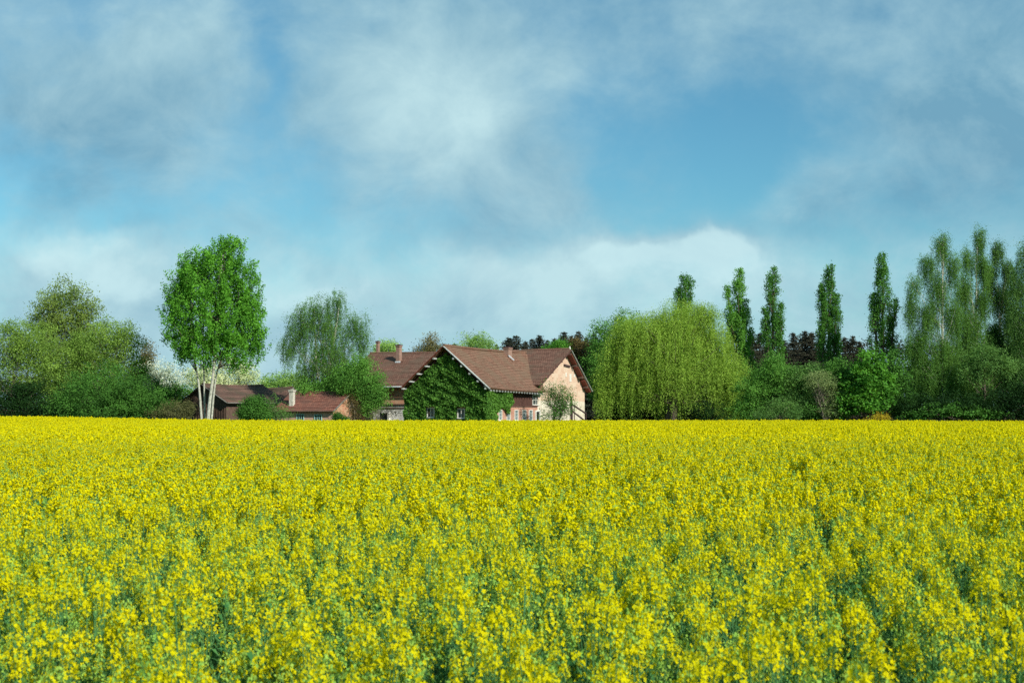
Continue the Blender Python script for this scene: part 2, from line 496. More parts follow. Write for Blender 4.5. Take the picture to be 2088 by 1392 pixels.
def rape_plant(seed, lod):
    """one plant rooted at the origin, about 1.25 m high; lod 0 fine, 1 middle, 2 coarse"""
    rng = np.random.default_rng(seed)
    green = seed % 100 in ((0, 3, 5) if lod == 0 else (0,)) and lod < 2
    V = []; Mi = []
    def q(a, mi): V.append(a); Mi.append(np.full(len(a), mi))
    def ribbon(p0, p1, w0, w1, mi, cross=False):
        d = p1 - p0; s = np.cross(d, rng.normal(size=3)); s /= np.linalg.norm(s) + 1e-9
        a = [np.stack([p0 - s * w0, p0 + s * w0, p1 + s * w1, p1 - s * w1])]
        if cross:
            t = np.cross(d / np.linalg.norm(d), s)
            a.append(np.stack([p0 - t * w0, p0 + t * w0, p1 + t * w1, p1 - t * w1]))
        q(np.stack(a), mi)
    def raceme(tip, d, r, full=None):
        # flowers on short stalks round the top of the stem, buds above, pods below
        open_ = rng.uniform(.0, .3) if green and rng.random() < .8 else rng.uniform(.75, 1.0) if full else (rng.uniform(.3, .8) if rng.random() > (.65, .6, .5)[lod] else rng.uniform(.0, .25))
        n = int((34, 24, 12)[lod] * open_)
        L = (.095, .10, .10)[lod] * r
        if n:
            t = rng.uniform(0, 1, n) ** .8
            ang = rng.uniform(0, 6.283, n)
            rad = (.014 + .036 * t) * r * rng.uniform(.7, 1.2, n)
            P = tip + np.outer(-t * L, d) + np.stack([np.cos(ang) * rad, np.sin(ang) * rad, rng.normal(0, .006, n) + .008], 1)
            sz = (.0112, .0160, .030)[lod] * r
            nr = unit(np.stack([np.cos(ang) * .8, np.sin(ang) * .8, np.full(n, .75)], 1) + rng.normal(0, .35, (n, 3)))
            a = unit(np.cross(nr, rng.normal(size=(n, 3)))); b = np.cross(nr, a)
            if lod == 0:
                for (ca, cb) in ((1, 0), (-1, 0), (0, 1), (0, -1)):
                    ax = a * ca + b * cb; bx = a * cb - b * ca
                    lift = nr * sz * .18
                    q(np.stack([P, P + ax * sz * .65 + bx * sz * .42 + lift, P + ax * sz * 1.12 + lift * 1.3, P + ax * sz * .65 - bx * sz * .42 + lift], 1), 0)
            else:
                q(np.stack([P - a * sz, P - b * sz, P + a * sz, P + b * sz], 1), 0)
                c = P + rng.normal(0, sz * .3, (n, 3))
                a2 = unit(a + nr); b2 = unit(np.cross(a2, b))
                if lod == 1: q(np.stack([c - b * sz * .9, c - b2 * sz * .5, c + b * sz * .9, c + b2 * sz * .5], 1), 0)
        # buds
        k = (8, 5, 1)[lod]
        c = tip + rng.normal(0, 1, (k, 3)) * np.array([.012, .012, .010]) * r + np.array([0, 0, .014])
        q(leaves(c, (.017, .022, .03)[lod] * (1.5 if open_ < .4 else 1), rng, .7), 1)
        if open_ < .4:
            k = (26, 14, 4)[lod]
            ang = rng.uniform(0, 6.283, k); rad = rng.uniform(.005, .026, k)
            c = tip + np.stack([np.cos(ang) * rad, np.sin(ang) * rad, -rng.uniform(0, .06, k)], 1)
            q(leaves(c, (.018, .024, .04)[lod], rng, .6), 1)
        # young pods
        if lod < 2:
            for _ in range(7 if lod == 0 else 3):
                p = tip - d * rng.uniform(.9, 2.0) * L
                ang = rng.uniform(0, 6.283)
                e = np.array([math.cos(ang) * .7, math.sin(ang) * .7, .6]) * rng.uniform(.025, .05)
                ribbon(p, p + e, .0014, .0018, 2)
    H = rng.uniform(.98, 1.10) if green else rng.uniform(1.07, 1.30) if lod < 2 else rng.uniform(1.14, 1.30)
    lean = rng.normal(0, .05, 2)
    def axis(z): return np.array([lean[0] * z, lean[1] * z, z])
    z0 = 0.0 if lod < 2 else .6
    segs = 4 if lod == 0 else 2
    for i in range(segs):
        a, b = z0 + (H - z0) * i / segs, z0 + (H - z0) * (i + 1) / segs
        ribbon(axis(a), axis(b), .007 - .004 * i / segs, .006 - .0035 * (i + 1) / segs, 2, lod == 0)
    raceme(axis(H), np.array([lean[0], lean[1], 1.0]), 1.2, True)
    nb = (11, 9, 7)[lod]
    for k in range(nb):
        z = rng.uniform(.45, .95) * H * .9
        ang = k * 2.4 + rng.uniform(-.5, .5)
        full = k < (5, 5, 4)[lod]
        if full: top = H - .02 - .028 * k + rng.uniform(-.03, .02); rr = rng.uniform(.03, .08)
        else: top = H - rng.uniform(.16, .46); rr = rng.uniform(.07, .19)
        z = min(z, top - .15)
        p0 = axis(z)
        tip = np.array([axis(top)[0] + math.cos(ang) * rr, axis(top)[1] + math.sin(ang) * rr, top])
        mid = (p0 + tip) / 2 + np.array([math.cos(ang), math.sin(ang), -.15]) * rr * .28
        if lod < 2:
            ribbon(p0, mid, .0035, .003, 2, lod == 0); ribbon(mid, tip, .003, .002, 2, lod == 0)
        d = tip - mid; d /= np.linalg.norm(d)
        raceme(tip, d, rng.uniform(.8, 1.1), full)
    # leaves
    for k in range((10, 7, 3)[lod]):
        z = rng.uniform(.15, .95)
        ang = rng.uniform(0, 6.283); L = rng.uniform(.06, .15) * (1.25 - z * .5)
        w = L * rng.uniform(.16, .28)
        d = np.array([math.cos(ang), math.sin(ang), 0.0]); s = np.array([-d[1], d[0], 0.0])
        p = axis(z)
        m1 = p + d * L * .5 + np.array([0, 0, L * .35]); e = p + d * L + np.array([0, 0, L * rng.uniform(-.2, .3)])
        q(np.stack([np.stack([p, m1 - s * w, m1 + s * w * .1 + np.array([0, 0, -.01]), p + s * .004]),
                    np.stack([p, m1, m1 + s * w, p + s * .004]),
                    np.stack([m1 - s * w, e, m1 + s * w, m1])]), 3)
    # low mass of foliage that closes the stand from below
    k = (44, 24, 7)[lod]
    c = np.stack([rng.normal(0, .12, k), rng.normal(0, .12, k), rng.uniform(.25, .85, k)], 1)
    q(leaves(c, (.065, .10, .22)[lod], rng, .45), 3)
    V = np.concatenate(V) * np.array([.80, .80, 1.0]); Mi = np.concatenate(Mi)
    me = quads_mesh('rapeseed plant', V, np.zeros(len(V)), Mi)
    for m in RM: me.materials.append(m)
    return bpy.data.objects.new('rapeseed_plant', me)

FIELD_END = 142.5
def build_field():
    protos = []; ranges = []
    for lod, cnt in ((0, 7), (1, 5), (2, 4)):
        a = len(protos)
        for k in range(cnt): protos.append(rape_plant(100 * lod + k, lod))
        ranges.append((a, cnt))
    rng = np.random.default_rng(3)
    pts = []
    for (y0, y1, dens, lod) in ((3.6, 17, 20.0, 0), (13, 64, 20.0, 1), (40, FIELD_END, 20, 2)):
        hw0 = .36 * y1 + 8
        n = int((y1 - y0) * 2 * hw0 * dens)
        y = rng.uniform(y0, y1, n); x = rng.uniform(-hw0, hw0, n)
        # the finer plants thin out where the coarser ones take over
        pk = np.clip((17 - y) / 4, 0, 1) if lod == 0 else np.clip((y - 13) / 4, 0, 1) * np.clip((64 - y) / 24, 0, 1) if lod == 1 else np.clip((y - 40) / 24, 0, 1)
        k = (np.abs(x) < .375 * y + (4 if y1 < 20 else 7)) & (rng.uniform(size=n) < pk)
        x, y = x[k], y[k]
        # drill rows running away from the camera, thin spots between
        g = np.zeros(len(x)); r2 = np.random.default_rng(77)
        for _ in range(26):
            fr_ = r2.uniform(.8, 9.0); th = r2.uniform(0, 6.283)
            g += np.sin(fr_ * (x * math.cos(th) + y * .75 * math.sin(th)) + r2.uniform(0, 6.283))
        g /= 3.2
        k = rng.uniform(size=len(x)) < np.clip(.80 + .11 * g, .3, 1)
        x, y, g = x[k], y[k], g[k]
        idx = ranges[lod][0] + rng.integers(0, ranges[lod][1], len(x))
        scl = rng.normal(1.0, .05, len(x)) + .025 * g
        pts.append(np.stack([x, y, terrain(x, y) - .01, idx, rng.uniform(0, 6.283, len(x)), np.clip(scl, .84, 1.13)], 1))
    P = np.concatenate(pts)
    print('plants', len(P))
    me = bpy.data.meshes.new('rapeseed field')
    me.vertices.add(len(P)); me.vertices.foreach_set('co', P[:, :3].reshape(-1).astype(np.float32))
    for nm, c, ty in (('idx', 3, 'INT'), ('rot', 4, 'FLOAT'), ('scl', 5, 'FLOAT')):
        a = me.attributes.new(nm, ty, 'POINT')
        a.data.foreach_set('value', P[:, c].astype(np.int32 if ty == 'INT' else np.float32))
    o = link('rapeseed', me, RM)
    tag(o, 'dense field of yellow flowering rapeseed filling the whole foreground', 'rapeseed', kind='stuff')
    ng = bpy.data.node_groups.new('sow rapeseed', 'GeometryNodeTree')
    ng.interface.new_socket('Geometry', in_out='INPUT', socket_type='NodeSocketGeometry')
    ng.interface.new_socket('Geometry', in_out='OUTPUT', socket_type='NodeSocketGeometry')
    nd = ng.nodes; ln = ng.links
    gi = nd.new('NodeGroupInput'); go = nd.new('NodeGroupOutput'); jn = nd.new('GeometryNodeJoinGeometry')
    def attr(nm, ty):
        a = nd.new('GeometryNodeInputNamedAttribute'); a.data_type = ty; a.inputs[0].default_value = nm
        return [s for s in a.outputs if s.name == 'Attribute' and s.enabled][0]
    ai, ar, as_ = attr('idx', 'INT'), attr('rot', 'FLOAT'), attr('scl', 'FLOAT')
    cb = nd.new('ShaderNodeCombineXYZ'); ln.new(ar, cb.inputs[2])
    er = nd.new('FunctionNodeEulerToRotation'); ln.new(cb.outputs[0], er.inputs[0])
    for k, p in enumerate(protos):
        cmp_ = nd.new('FunctionNodeCompare'); cmp_.data_type = 'INT'; cmp_.operation = 'EQUAL'
        ii = [s for s in cmp_.inputs if s.enabled]
        ln.new(ai, ii[0]); ii[1].default_value = k
        io = nd.new('GeometryNodeInstanceOnPoints')
        oi = nd.new('GeometryNodeObjectInfo'); oi.inputs['Object'].default_value = p; oi.inputs['As Instance'].default_value = True
        ln.new(gi.outputs[0], io.inputs['Points']); ln.new(cmp_.outputs[0], io.inputs['Selection'])
        ln.new(oi.outputs['Geometry'], io.inputs['Instance'])
        ln.new(er.outputs[0], io.inputs['Rotation']); ln.new(as_, io.inputs['Scale'])
        ln.new(io.outputs[0], jn.inputs[0])
    ln.new(jn.outputs[0], go.inputs[0])
    md = o.modifiers.new('sow', 'NODES'); md.node_group = ng
build_field()


# ------------------------------------------------------------------ buildings
def roof_slope(mb, e0, e1, r0, r1, rows, sag=0.0, thick=.14, seg=10, step=.035, flare=0.0):
    """tiled slope from the eave e0-e1 up to the ridge r0-r1, courses lapping downhill"""
    e0, e1, r0, r1 = map(Vector, (e0, e1, r0, r1))
    n = (e1 - e0).cross(r0 - e0).normalized()
    if n.z < 0: n = -n
    rng = np.random.default_rng(int(abs(e0.x * 10 + e1.y)) + 5)
    jit = rng.normal(0, .008, (rows + 1, seg + 1))
    def P(t, k, off):
        a = e0.lerp(e1, t); b = r0.lerp(r1, t)
        p = a.lerp(b, k)
        z = -sag * math.sin(math.pi * t) * (.4 + .6 * k)
        z += flare * (1 - k) ** 2 * 0 - flare * 4 * k * (1 - k) * .5
        return p + n * off + Vector((0, 0, z))
    vs = []; fs = []
    for r in range(rows):
        for i in range(seg + 1):
            vs.append(P(i / seg, r / rows, step + jit[r][i])); vs.append(P(i / seg, (r + 1) / rows, jit[r][i] * .5))
    w = 2 * (seg + 1)
    for r in range(rows):
        for i in range(seg):
            a = r * w + 2 * i
            fs.append((a, a + 2, a + 3, a + 1))
            if r < rows - 1: fs.append((a + 1, a + 3, a + w + 2, a + w))
    b = len(vs)
    for k in (0, 1):
        for i in range(seg + 1): vs.append(P(i / seg, k, -thick))
    for i in range(seg):
        fs.append((b + i, b + seg + 1 + i, b + seg + 2 + i, b + i + 1))
        fs.append((b + i, b + i + 1, 2 * (i + 1), 2 * i))
    for s in (0, seg):
        fs.append(tuple([b + s] + [r * w + 2 * s + q for r in range(rows) for q in (0, 1)] + [b + seg + 1 + s]))
    mb.add(vs, fs)

def ridge_tiles(mb, a, b, sag=0.0, r=.13, n=28):
    a = Vector(a); b = Vector(b)
    for i in range(n):
        t0, t1 = i / n, (i + 1.12) / n
        z0 = -sag * math.sin(math.pi * min(t0, 1)); z1 = -sag * math.sin(math.pi * min(t1, 1))
        p = a.lerp(b, t0) + Vector((0, 0, z0 + .01)); q = a.lerp(b, min(t1, 1)) + Vector((0, 0, z1 + .0))
        mb.tube([p, q], [r, r * .86], 7)

def window(parent, fr, px, py, wpx, hpx, axis, val, out, nx=2, ny=2, frame='trim', pane='glass', depth=.06, name='window'):
    """window centred on a picture point of the wall plane; the frame's bars, a recessed pane as its sub-part, a sill"""
    a = fr.hit(px - wpx / 2, py + hpx / 2, axis, val); b = fr.hit(px + wpx / 2, py - hpx / 2, axis, val)
    u = 1 - axis
    u0, u1 = sorted((a[u], b[u])); z0, z1 = sorted((a.z, b.z))
    def bx(m, ua, ub, za, zb, d0, d1):
        d0, d1 = sorted((val + out * d0, val + out * d1))
        if axis == 0: m.box(d0, ua, za, d1, ub, zb)
        else: m.box(ua, d0, za, ub, d1, zb)
    m = MB(); t = .07
    bx(m, u0 - t, u0, z0 - t, z1 + t, -.02, depth); bx(m, u1, u1 + t, z0 - t, z1 + t, -.02, depth)
    bx(m, u0, u1, z1, z1 + t, -.02, depth); bx(m, u0 - t - .05, u1 + t + .05, z0 - t - .03, z0 - t + .0, -.02, depth + .08)
    bx(m, u0, u1, z0 - t, z0, -.02, depth)
    for i in range(1, nx):
        c = u0 + (u1 - u0) * i / nx; bx(m, c - .022, c + .022, z0, z1, -.02, depth * .8)
    for j in range(1, ny):
        c = z0 + (z1 - z0) * j / ny; bx(m, u0, u1, c - .018, c + .018, -.02, depth * .7)
    w = m.build(name, M[frame], parent)
    g = MB(); bx(g, u0, u1, z0, z1, -.015, .018)
    g.build('pane', M[pane], w)
    return w

A26 = -26.0
FH = Frame(-6.71, 140.0, A26)
def chimney(parent, x, y, z0, z1, w, d, m='chimney', cap='soot', flash=None):
    c = MB()
    c.box(x - w / 2, y - d / 2, z0, x + w / 2, y + d / 2, z1 - .22)
    c.box(x - w / 2 - .06, y - d / 2 - .06, z1 - .22, x + w / 2 + .06, y + d / 2 + .06, z1 - .06)
    o = c.build('chimney', M[m], parent)
    k = MB(); k.box(x - w / 2 - .10, y - d / 2 - .10, z1 - .06, x + w / 2 + .10, y + d / 2 + .10, z1)
    k.box(x - w / 2 + .1, y - d / 2 + .1, z1, x + w / 2 - .1, y + d / 2 - .1, z1 + .06)
    k.build('chimney_cap', M[cap], o)
    return o

def build_farmhouse():
    g = empty('farmhouse', FH.o, FH.r, label='large brick farmhouse with brown tiled roofs, ivy gable and salmon right gable', cat='farmhouse')
    T = 12.6   # front wall of the main range
    # walls -------------------------------------------------------------
    m = MB()   # main range body, both gables
    zE, zR, zB = 5.0, 9.02, 4.55
    yE, yR, yB = 11.8, 19.7, 25.6
    def zf(y):
        return zE + (zR - zE) * (y - yE) / (yR - yE) if y <= yR else zR + (zB - zR) * (y - yR) / (yB - yR)
    prof = [(T, 3.35), (25.2, 3.35), (25.2, zf(25.2) - .16), (yR, zR - .18), (T, zf(T) - .16)]
    m.prism(prof, 0, -20.0, 4.30)
    m.build('upper_wall', M['gable'], g)
    m = MB(); m.prism([(T, -.3), (25.2, -.3), (25.2, 3.35), (T, 3.35)], 0, -20.0, 4.302)
    m.build('lower_wall', M['plaster'], g)
    m = MB()   # front wall facing left of the wing: orange brick over white base
    m.box(-20.0, T - .06, 3.05, -4.2, T + .02, 5.0); m.build('front_brickwork', M['brick_ruddy'], g)
    m = MB(); m.box(-20.0, T - .20, -.2, -4.2, T - .06, 2.9); m.build('front_base', M['white_plaster'], g)
    m = MB(); m.box(-20.0, T - .34, 2.92, -4.25, T - .061, 3.05); m.box(-20.0, T - .28, 2.55, -4.25, T - .201, 2.66)
    m.build('ledge', M['barn_wood'], g)
    # doorway in the base
    a = FH.hit(796, 842, 1, T - .2)
    m = MB(); m.box(a.x - 1.25, T - .25, -.1, a.x - .25, T - .201, 2.05); m.box(a.x - 3.2, T - .24, .9, a.x - 2.2, T - .2005, 1.9)
    m.build('doorway', M['dark'], g)
    m = MB(); m.box(a.x - .22, T - .5, -.1, a.x + .02, T - .202, 2.1); m.build('door_post', M['trim'], g)
    # wing --------------------------------------------------------------
    m = MB()
    m.prism([(-4.3, -.3), (4.3, -.3), (4.3, 2.75), (-4.3, 2.75)], 1, .7, 12.6)
    m.build('wing_lower_wall', M['brick'], g)
    m = MB()
    m.prism([(-4.28, 2.75), (4.22, 2.75), (4.22, 4.9), (0, 8.35), (-4.28, 4.9)], 1, .72, 12.58)
    m.build('wing_upper_wall', M['dark_wood'], g)
    # upper boards: battens
    m = MB()
    for i in range(56):
        y = 1.0 + i * .208
        m.box(4.221, y, 2.78, 4.255, y + .05, 4.85)
    m.box(4.215, .8, 2.70, 4.38, 12.5, 2.82)
    m.build('batten_boards', M['dark_wood'], g)
    # stable windows of the right wing wall
    for px, wd, pane in ((1019.5, 5.5, 'glass_dusty'), (1036, 6, 'glass_dusty'), (1052, 6, 'glass_dusty'), (1068, 6, 'glass_dusty'), (1081.5, 6, 'glass_dusty')):
        window(g, FH, px, 846, wd, 19, 0, 4.30, 1, 1, 3, 'trim', pane, .09)
    a = FH.hit(1092, 846, 0, 4.3); b = FH.hit(1098.5, 846, 0, 4.3)
    m = MB(); m.box(4.25, a.y, -.1, 4.33, b.y, 2.2)
    d = m.build('door', M['dark'], g)
    m = MB(); m.box(4.30, a.y - .18, -.1, 4.42, a.y, 2.35); m.box(4.30, b.y, -.1, 4.42, b.y + .18, 2.35); m.box(4.30, a.y, 2.2, 4.42, b.y, 2.35)
    m.build('door_frame', M['trim'], d)
    window(g, FH, 1092, 815, 12, 18, 0, 4.26, 1, 2, 2, 'trim', 'glass', .06)
    # gable windows in the ivy
    for px, py in ((879, 841), (941, 842.5)):
        window(g, FH, px, py, 13, 17, 1, .70, -1, 2, 1, 'trim', 'glass', .10)
    # slits and a loading hatch on the salmon gable
    for px, py, w, h in ((1163, 770, 4, 16), (1154, 764, 2.5, 8), (1171, 766, 2.5, 6)):
        a = FH.hit(px, py, 0, 4.3)
        m = MB(); m.box(4.25, a.y - w * .06, a.z - h * .027, 4.335, a.y + w * .06, a.z + h * .027); m.build('vent', M['trim'], g)
    a = FH.hit(1149, 744, 0, 4.3); b = FH.hit(1161, 747, 0, 4.3)
    m = MB(); m.beam((4.36, a.y, a.z), (4.36, b.y, b.z), .14, .22); m.build('hoist_beam', M['soot'], g)
    # roofs ---------------------------------------------------------------
    rf = MB()
    roof_slope(rf, (-20.65, yE, zE), (4.95, yE, zE), (-20.65, yR, zR), (4.95, yR, zR), 26, .12, seg=24)
    roof_slope(rf, (4.95, yB, zB), (-20.65, yB, zB), (4.95, yR, zR), (-20.65, yR, zR), 18, .12, seg=24)
    ridge_tiles(rf, (-20.65, yR, zR + .02), (4.95, yR, zR + .02), .12, .14, 60)
    main = rf.build('roof', M['tile'], g)
    rw = MB()
    yW = 18.8
    roof_slope(rw, (5.14, 0, 4.52), (5.10, 12.9, 4.30), (0, 0, 8.72), (0, yW, 8.72), 24, .22, seg=18, flare=.28)
    ridge_tiles(rw, (0, 0, 8.74), (0, yW, 8.74), .13, .14, 44)
    wing_roof = rw.build('wing_roof', M['tile_side'], g)
    rw = MB()
    roof_slope(rw, (-4.86, 12.4, 4.62), (-4.86, 0, 4.62), (0, yW, 8.72), (0, 0, 8.72), 24, .1, seg=14)
    rw.build('wing_roof', M['tile_side'], g)
    # bargeboards of the wing gable
    m = MB(); m.beam((.02, -.07, 8.62), (5.12, -.07, 4.42), .06, .26, (0, 1, 0)); m.build('bargeboard', M['pale_wood'], g)
    m = MB(); m.beam((-.02, -.07, 8.62), (-4.86, -.07, 4.52), .06, .30, (0, 1, 0)); m.build('bargeboard', M['red_wood'], g)
    m = MB()
    for t in (.22, .40, .58, .76, .93):     # purlin ends under the verge
        x = 5.0 * t; z = 8.50 - 4.15 * t - .12
        m = MB(); m.box(x - .09, -.14, z - .16, x + .09, .69, z + .02); m.build('purlin_end', M['pale_wood'], g)
        m = MB(); m.box(-x - .09, -.14, z - .10, -x + .09, .69, z + .04); m.build('purlin_end', M['pale_wood'], g)
    # bargeboards and boarded verge of the main gable
    m = MB(); m.beam((5.02, yE, zE - .08), (5.02, yR, zR - .10), .05, .24, (1, 0, 0)); m.build('bargeboard', M['dark_wood'], g)
    m = MB(); m.beam((5.02, yB, zB - .08), (5.02, yR, zR - .10), .05, .24, (1, 0, 0)); m.build('bargeboard', M['pale_wood'], g)
    m = MB()
    for t0, t1 in ((.04, .30), (.36, .62), (.68, .97)):
        p = Vector((4.66, yR, zR - .30)).lerp(Vector((4.66, yB, zB - .30)), t0); q = Vector((4.66, yR, zR - .30)).lerp(Vector((4.66, yB, zB - .30)), t1)
        m.beam(p, q, .62, .10, (0, 1, 1))
    m.build('verge_soffit', M['red_wood'], g)
    m = MB()
    for y in (yR + .1, yR + 1.75, yR + 3.4, yR + 4.8):
        m = MB(); m.box(4.25, y - .1, zf(y) - .55, 4.98, y + .1, zf(y) - .33); m.build('purlin_end', M['barn_wood'], g)
    for y in (yR - 2.2, yR - 4.6, yE + .6):
        m = MB(); m.box(4.25, y - .1, zf(y) - .42, 4.98, y + .1, zf(y) - .22); m.build('purlin_end', M['barn_wood'], g)
    # rafter tails of the wing eave
    m = MB()
    for i in range(20):
        y = .4 + i * .63
        m = MB(); m.beam((4.25, y, 4.74 - y * .018), (5.06, y, 4.22 - y * .018), .10, .12)
        m.build('rafter_tail', M['pale_wood'], g)
    # gutter and white downpipe left of the wing
    m = MB(); m.tube([(-20.6, yE - .08, zE - .10), (-4.6, yE - .08, zE - .10)], [.08, .08], 8); m.build('gutter', M['zinc'], g)
    a = FH.hit(811, 787, 1, 9.0); b = FH.hit(822, 797, 1, 8.4)
    m = MB(); m.tube([(-5.0, 10.6, 4.75), (-4.95, 9.0, 4.55), (-4.6, 7.6, 4.1)], [.12, .12, .12], 8); m.build('downpipe', M['trim'], g)
    # chimneys
    def on_slope(px, py):
        n = Vector((0, -(zR - zE), yR - yE)); p0 = Vector((0, yE, zE))
        o = FH.loc(Vector((0, 0, CAMZ))); q = FH.loc(Vector((0, 0, CAMZ)) + ray(px, py)) - o
        return o + q * ((p0 - o).dot(n) / q.dot(n))
    p = on_slope(811, 738)
    t = FH.hit(811, 703, 1, p.y + .3)
    c = chimney(main, p.x, p.y + .25, p.z - .3, t.z, .46, .55)
    m = MB(); m.box(p.x - .30, p.y - .10, p.z - .10, p.x + .33, p.y + .02, p.z + .10); m.build('flashing', M['zinc'], c)
    m = MB(); p2 = FH.hit(1035, 715, 0, .35)
    c = chimney(wing_roof, .36, p2.y, 7.6, FH.hit(1035, 707.5, 0, .35).z, .62, .85)
    m = MB(); m.beam((.70, p2.y - .46, 8.17), (1.35, p2.y - .46, 7.65), .12, .10); m.build('flashing', M['zinc'], c)
    t = FH.hit(768, 695, 1, yR)
    c = chimney(main, t.x, yR + .3, 8.6, t.z, .30, .34)
    # finial
    m = MB(); m.tube([(4.9, yR, zR), (4.9, yR, zR + .32)], [.10, .05], 8); m.build('finial', M['trim'], g)
    return g
build_farmhouse()

def vnoise(x, z, seed, sc_=1.0):
    r = np.random.default_rng(seed); t = 0
    for k in range(7):
        f = sc_ * 2 ** (k * .45); a, b, c, d = r.uniform(-1, 1, 4)
        t = t + np.sin(f * (x * (.6 + a) + z * b) + 6 * c) * np.cos(f * (z * (.7 + d) - x * a) + 5 * b) / (1 + .35 * k)
    return t / 3.0

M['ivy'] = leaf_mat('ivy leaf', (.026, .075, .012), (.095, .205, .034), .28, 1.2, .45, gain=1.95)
def build_ivy():
    rng = np.random.default_rng(11)
    g = empty('ivy', FH.o, FH.r, label='thick dark green ivy covering the front gable of the farmhouse and wrapping its corner', cat='ivy')
    n = 62000
    x = rng.uniform(-4.75, 4.7, n); z = rng.uniform(0, 8.3, n)
    top = 8.15 - np.abs(x) * .83 - .1 + .30 * vnoise(x, z, 5, 3)
    k = z < top
    # bare brick patch round each window
    for px, py in ((879, 841), (941, 842.5)):
        a = FH.hit(px, py, 1, .5)
        k &= ~((np.abs(x - a.x) < .50) & (np.abs(z - a.z) < .62))
    x, z = x[k], z[k]
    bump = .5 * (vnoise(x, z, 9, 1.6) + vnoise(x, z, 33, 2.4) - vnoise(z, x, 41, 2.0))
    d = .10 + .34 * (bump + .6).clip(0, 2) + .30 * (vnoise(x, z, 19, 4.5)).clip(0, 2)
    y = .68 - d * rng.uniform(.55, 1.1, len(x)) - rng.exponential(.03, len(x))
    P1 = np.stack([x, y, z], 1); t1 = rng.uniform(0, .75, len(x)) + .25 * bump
    # the wrap on the right wall
    n = 17000
    y = rng.uniform(.5, 6.6, n); z = rng.uniform(0, 4.55, n)
    low = np.where(y < 2.2, 0.0, 2.35 + .25 * np.sin(y * 2.1))
    k = (z > low + .2 * vnoise(y, z, 4, 4)) & (z < 4.5) & (y < 5.9 + .5 * vnoise(y, z, 6, 2.2) - np.abs(z - 3.4) * .35)
    y, z = y[k], z[k]
    bump = vnoise(y, z, 29, 1.6)
    x = 4.33 + (.14 + .35 * (bump + .6).clip(0, 2)) * rng.uniform(.5, 1.1, len(y))
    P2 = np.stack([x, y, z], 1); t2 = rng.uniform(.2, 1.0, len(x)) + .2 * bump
    P = np.concatenate([P1, P2]); tt = np.concatenate([t1, t2])
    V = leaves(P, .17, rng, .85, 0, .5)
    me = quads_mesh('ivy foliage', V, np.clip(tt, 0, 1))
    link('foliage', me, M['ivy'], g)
    m = MB()
    for i in range(9):
        x0 = -4 + i; pts = [(x0, .66, 0)]
        for j in range(1, 7): pts.append((pts[-1][0] + random.uniform(-.35, .35), .64, j * .75))
        if 8.0 - abs(x0) * .83 > 4.6: m.tube(pts, [.05 - .006 * j for j in range(7)], 5)
    m.build('stem', M['bark'], g)
build_ivy()

def gable_building(fr, name, label, cat, x0, x1, y0, y1, ze, zr, wall, roof, over=.35, ridge='y', rows=12, sag=.08, verge='old_wood', xr=None):
    """plain gabled building in its own frame; ridge along y (gable to the front) or along x (gable to the right)"""
    g = empty(name, fr.o, fr.r, label=label, cat=cat)
    m = MB(); r = MB()
    if ridge == 'y':
        xm = (x0 + x1) / 2 if xr is None else xr
        s = (zr - ze) / (xm - x0)
        m.prism([(x0 + over, -.3), (x1 - over, -.3), (x1 - over, ze + s * over - .16), (xm, zr - .18), (x0 + over, ze + s * over - .16)], 1, y0 + .3, y1 - .3)
        roof_slope(r, (x1, y0, ze), (x1, y1, ze), (xm, y0, zr), (xm, y1, zr), rows, sag)
        roof_slope(r, (x0, y1, ze), (x0, y0, ze), (xm, y1, zr), (xm, y0, zr), rows, sag)
        ridge_tiles(r, (xm, y0, zr + .02), (xm, y1, zr + .02), sag)
        b = MB(); b.beam((x1, y0 - .05, ze - .05), (xm, y0 - .05, zr - .06), .05, .18, (0, 1, 0)); b.build('bargeboard', M[verge], g)
        b = MB(); b.beam((x0, y0 - .05, ze - .05), (xm, y0 - .05, zr - .06), .05, .18, (0, 1, 0)); b.build('bargeboard', M['barn_wood'], g)
        b = MB(); b.tube([(x1 + .05, y0, ze - .06), (x1 + .05, y1, ze - .06)], [.06, .06], 7); b.build('gutter', M['old_wood'], g)
    else:
        ym = (y0 + y1) / 2; s = (zr - ze) / (ym - y0)
        m.prism([(y0 + over, -.3), (y1 - over, -.3), (y1 - over, ze + s * over - .16), (ym, zr - .18), (y0 + over, ze + s * over - .16)], 0, x0 + .3, x1 - .2)
        roof_slope(r, (x0, y0, ze), (x1, y0, ze), (x0, ym, zr), (x1, ym, zr), rows, sag)
        roof_slope(r, (x1, y1, ze), (x0, y1, ze), (x1, ym, zr), (x0, ym, zr), rows, sag)
        ridge_tiles(r, (x0, ym, zr + .02), (x1, ym, zr + .02), sag)
        b = MB(); b.beam((x1 + .05, y0, ze - .05), (x1 + .05, ym, zr - .06), .05, .16, (1, 0, 0)); b.build('bargeboard', M[verge], g)
        b = MB(); b.beam((x1 + .05, y1, ze - .05), (x1 + .05, ym, zr - .06), .05, .16, (1, 0, 0)); b.build('bargeboard', M[verge], g)
        b = MB(); b.tube([(x0, y0 - .06, ze - .05), (x1, y0 - .06, ze - .05)], [.06, .06], 7); b.build('gutter', M['barn_wood'], g)
    m.build('wall', M[wall], g)
    ro = r.build('roof', M[roof], g)
    return g, ro

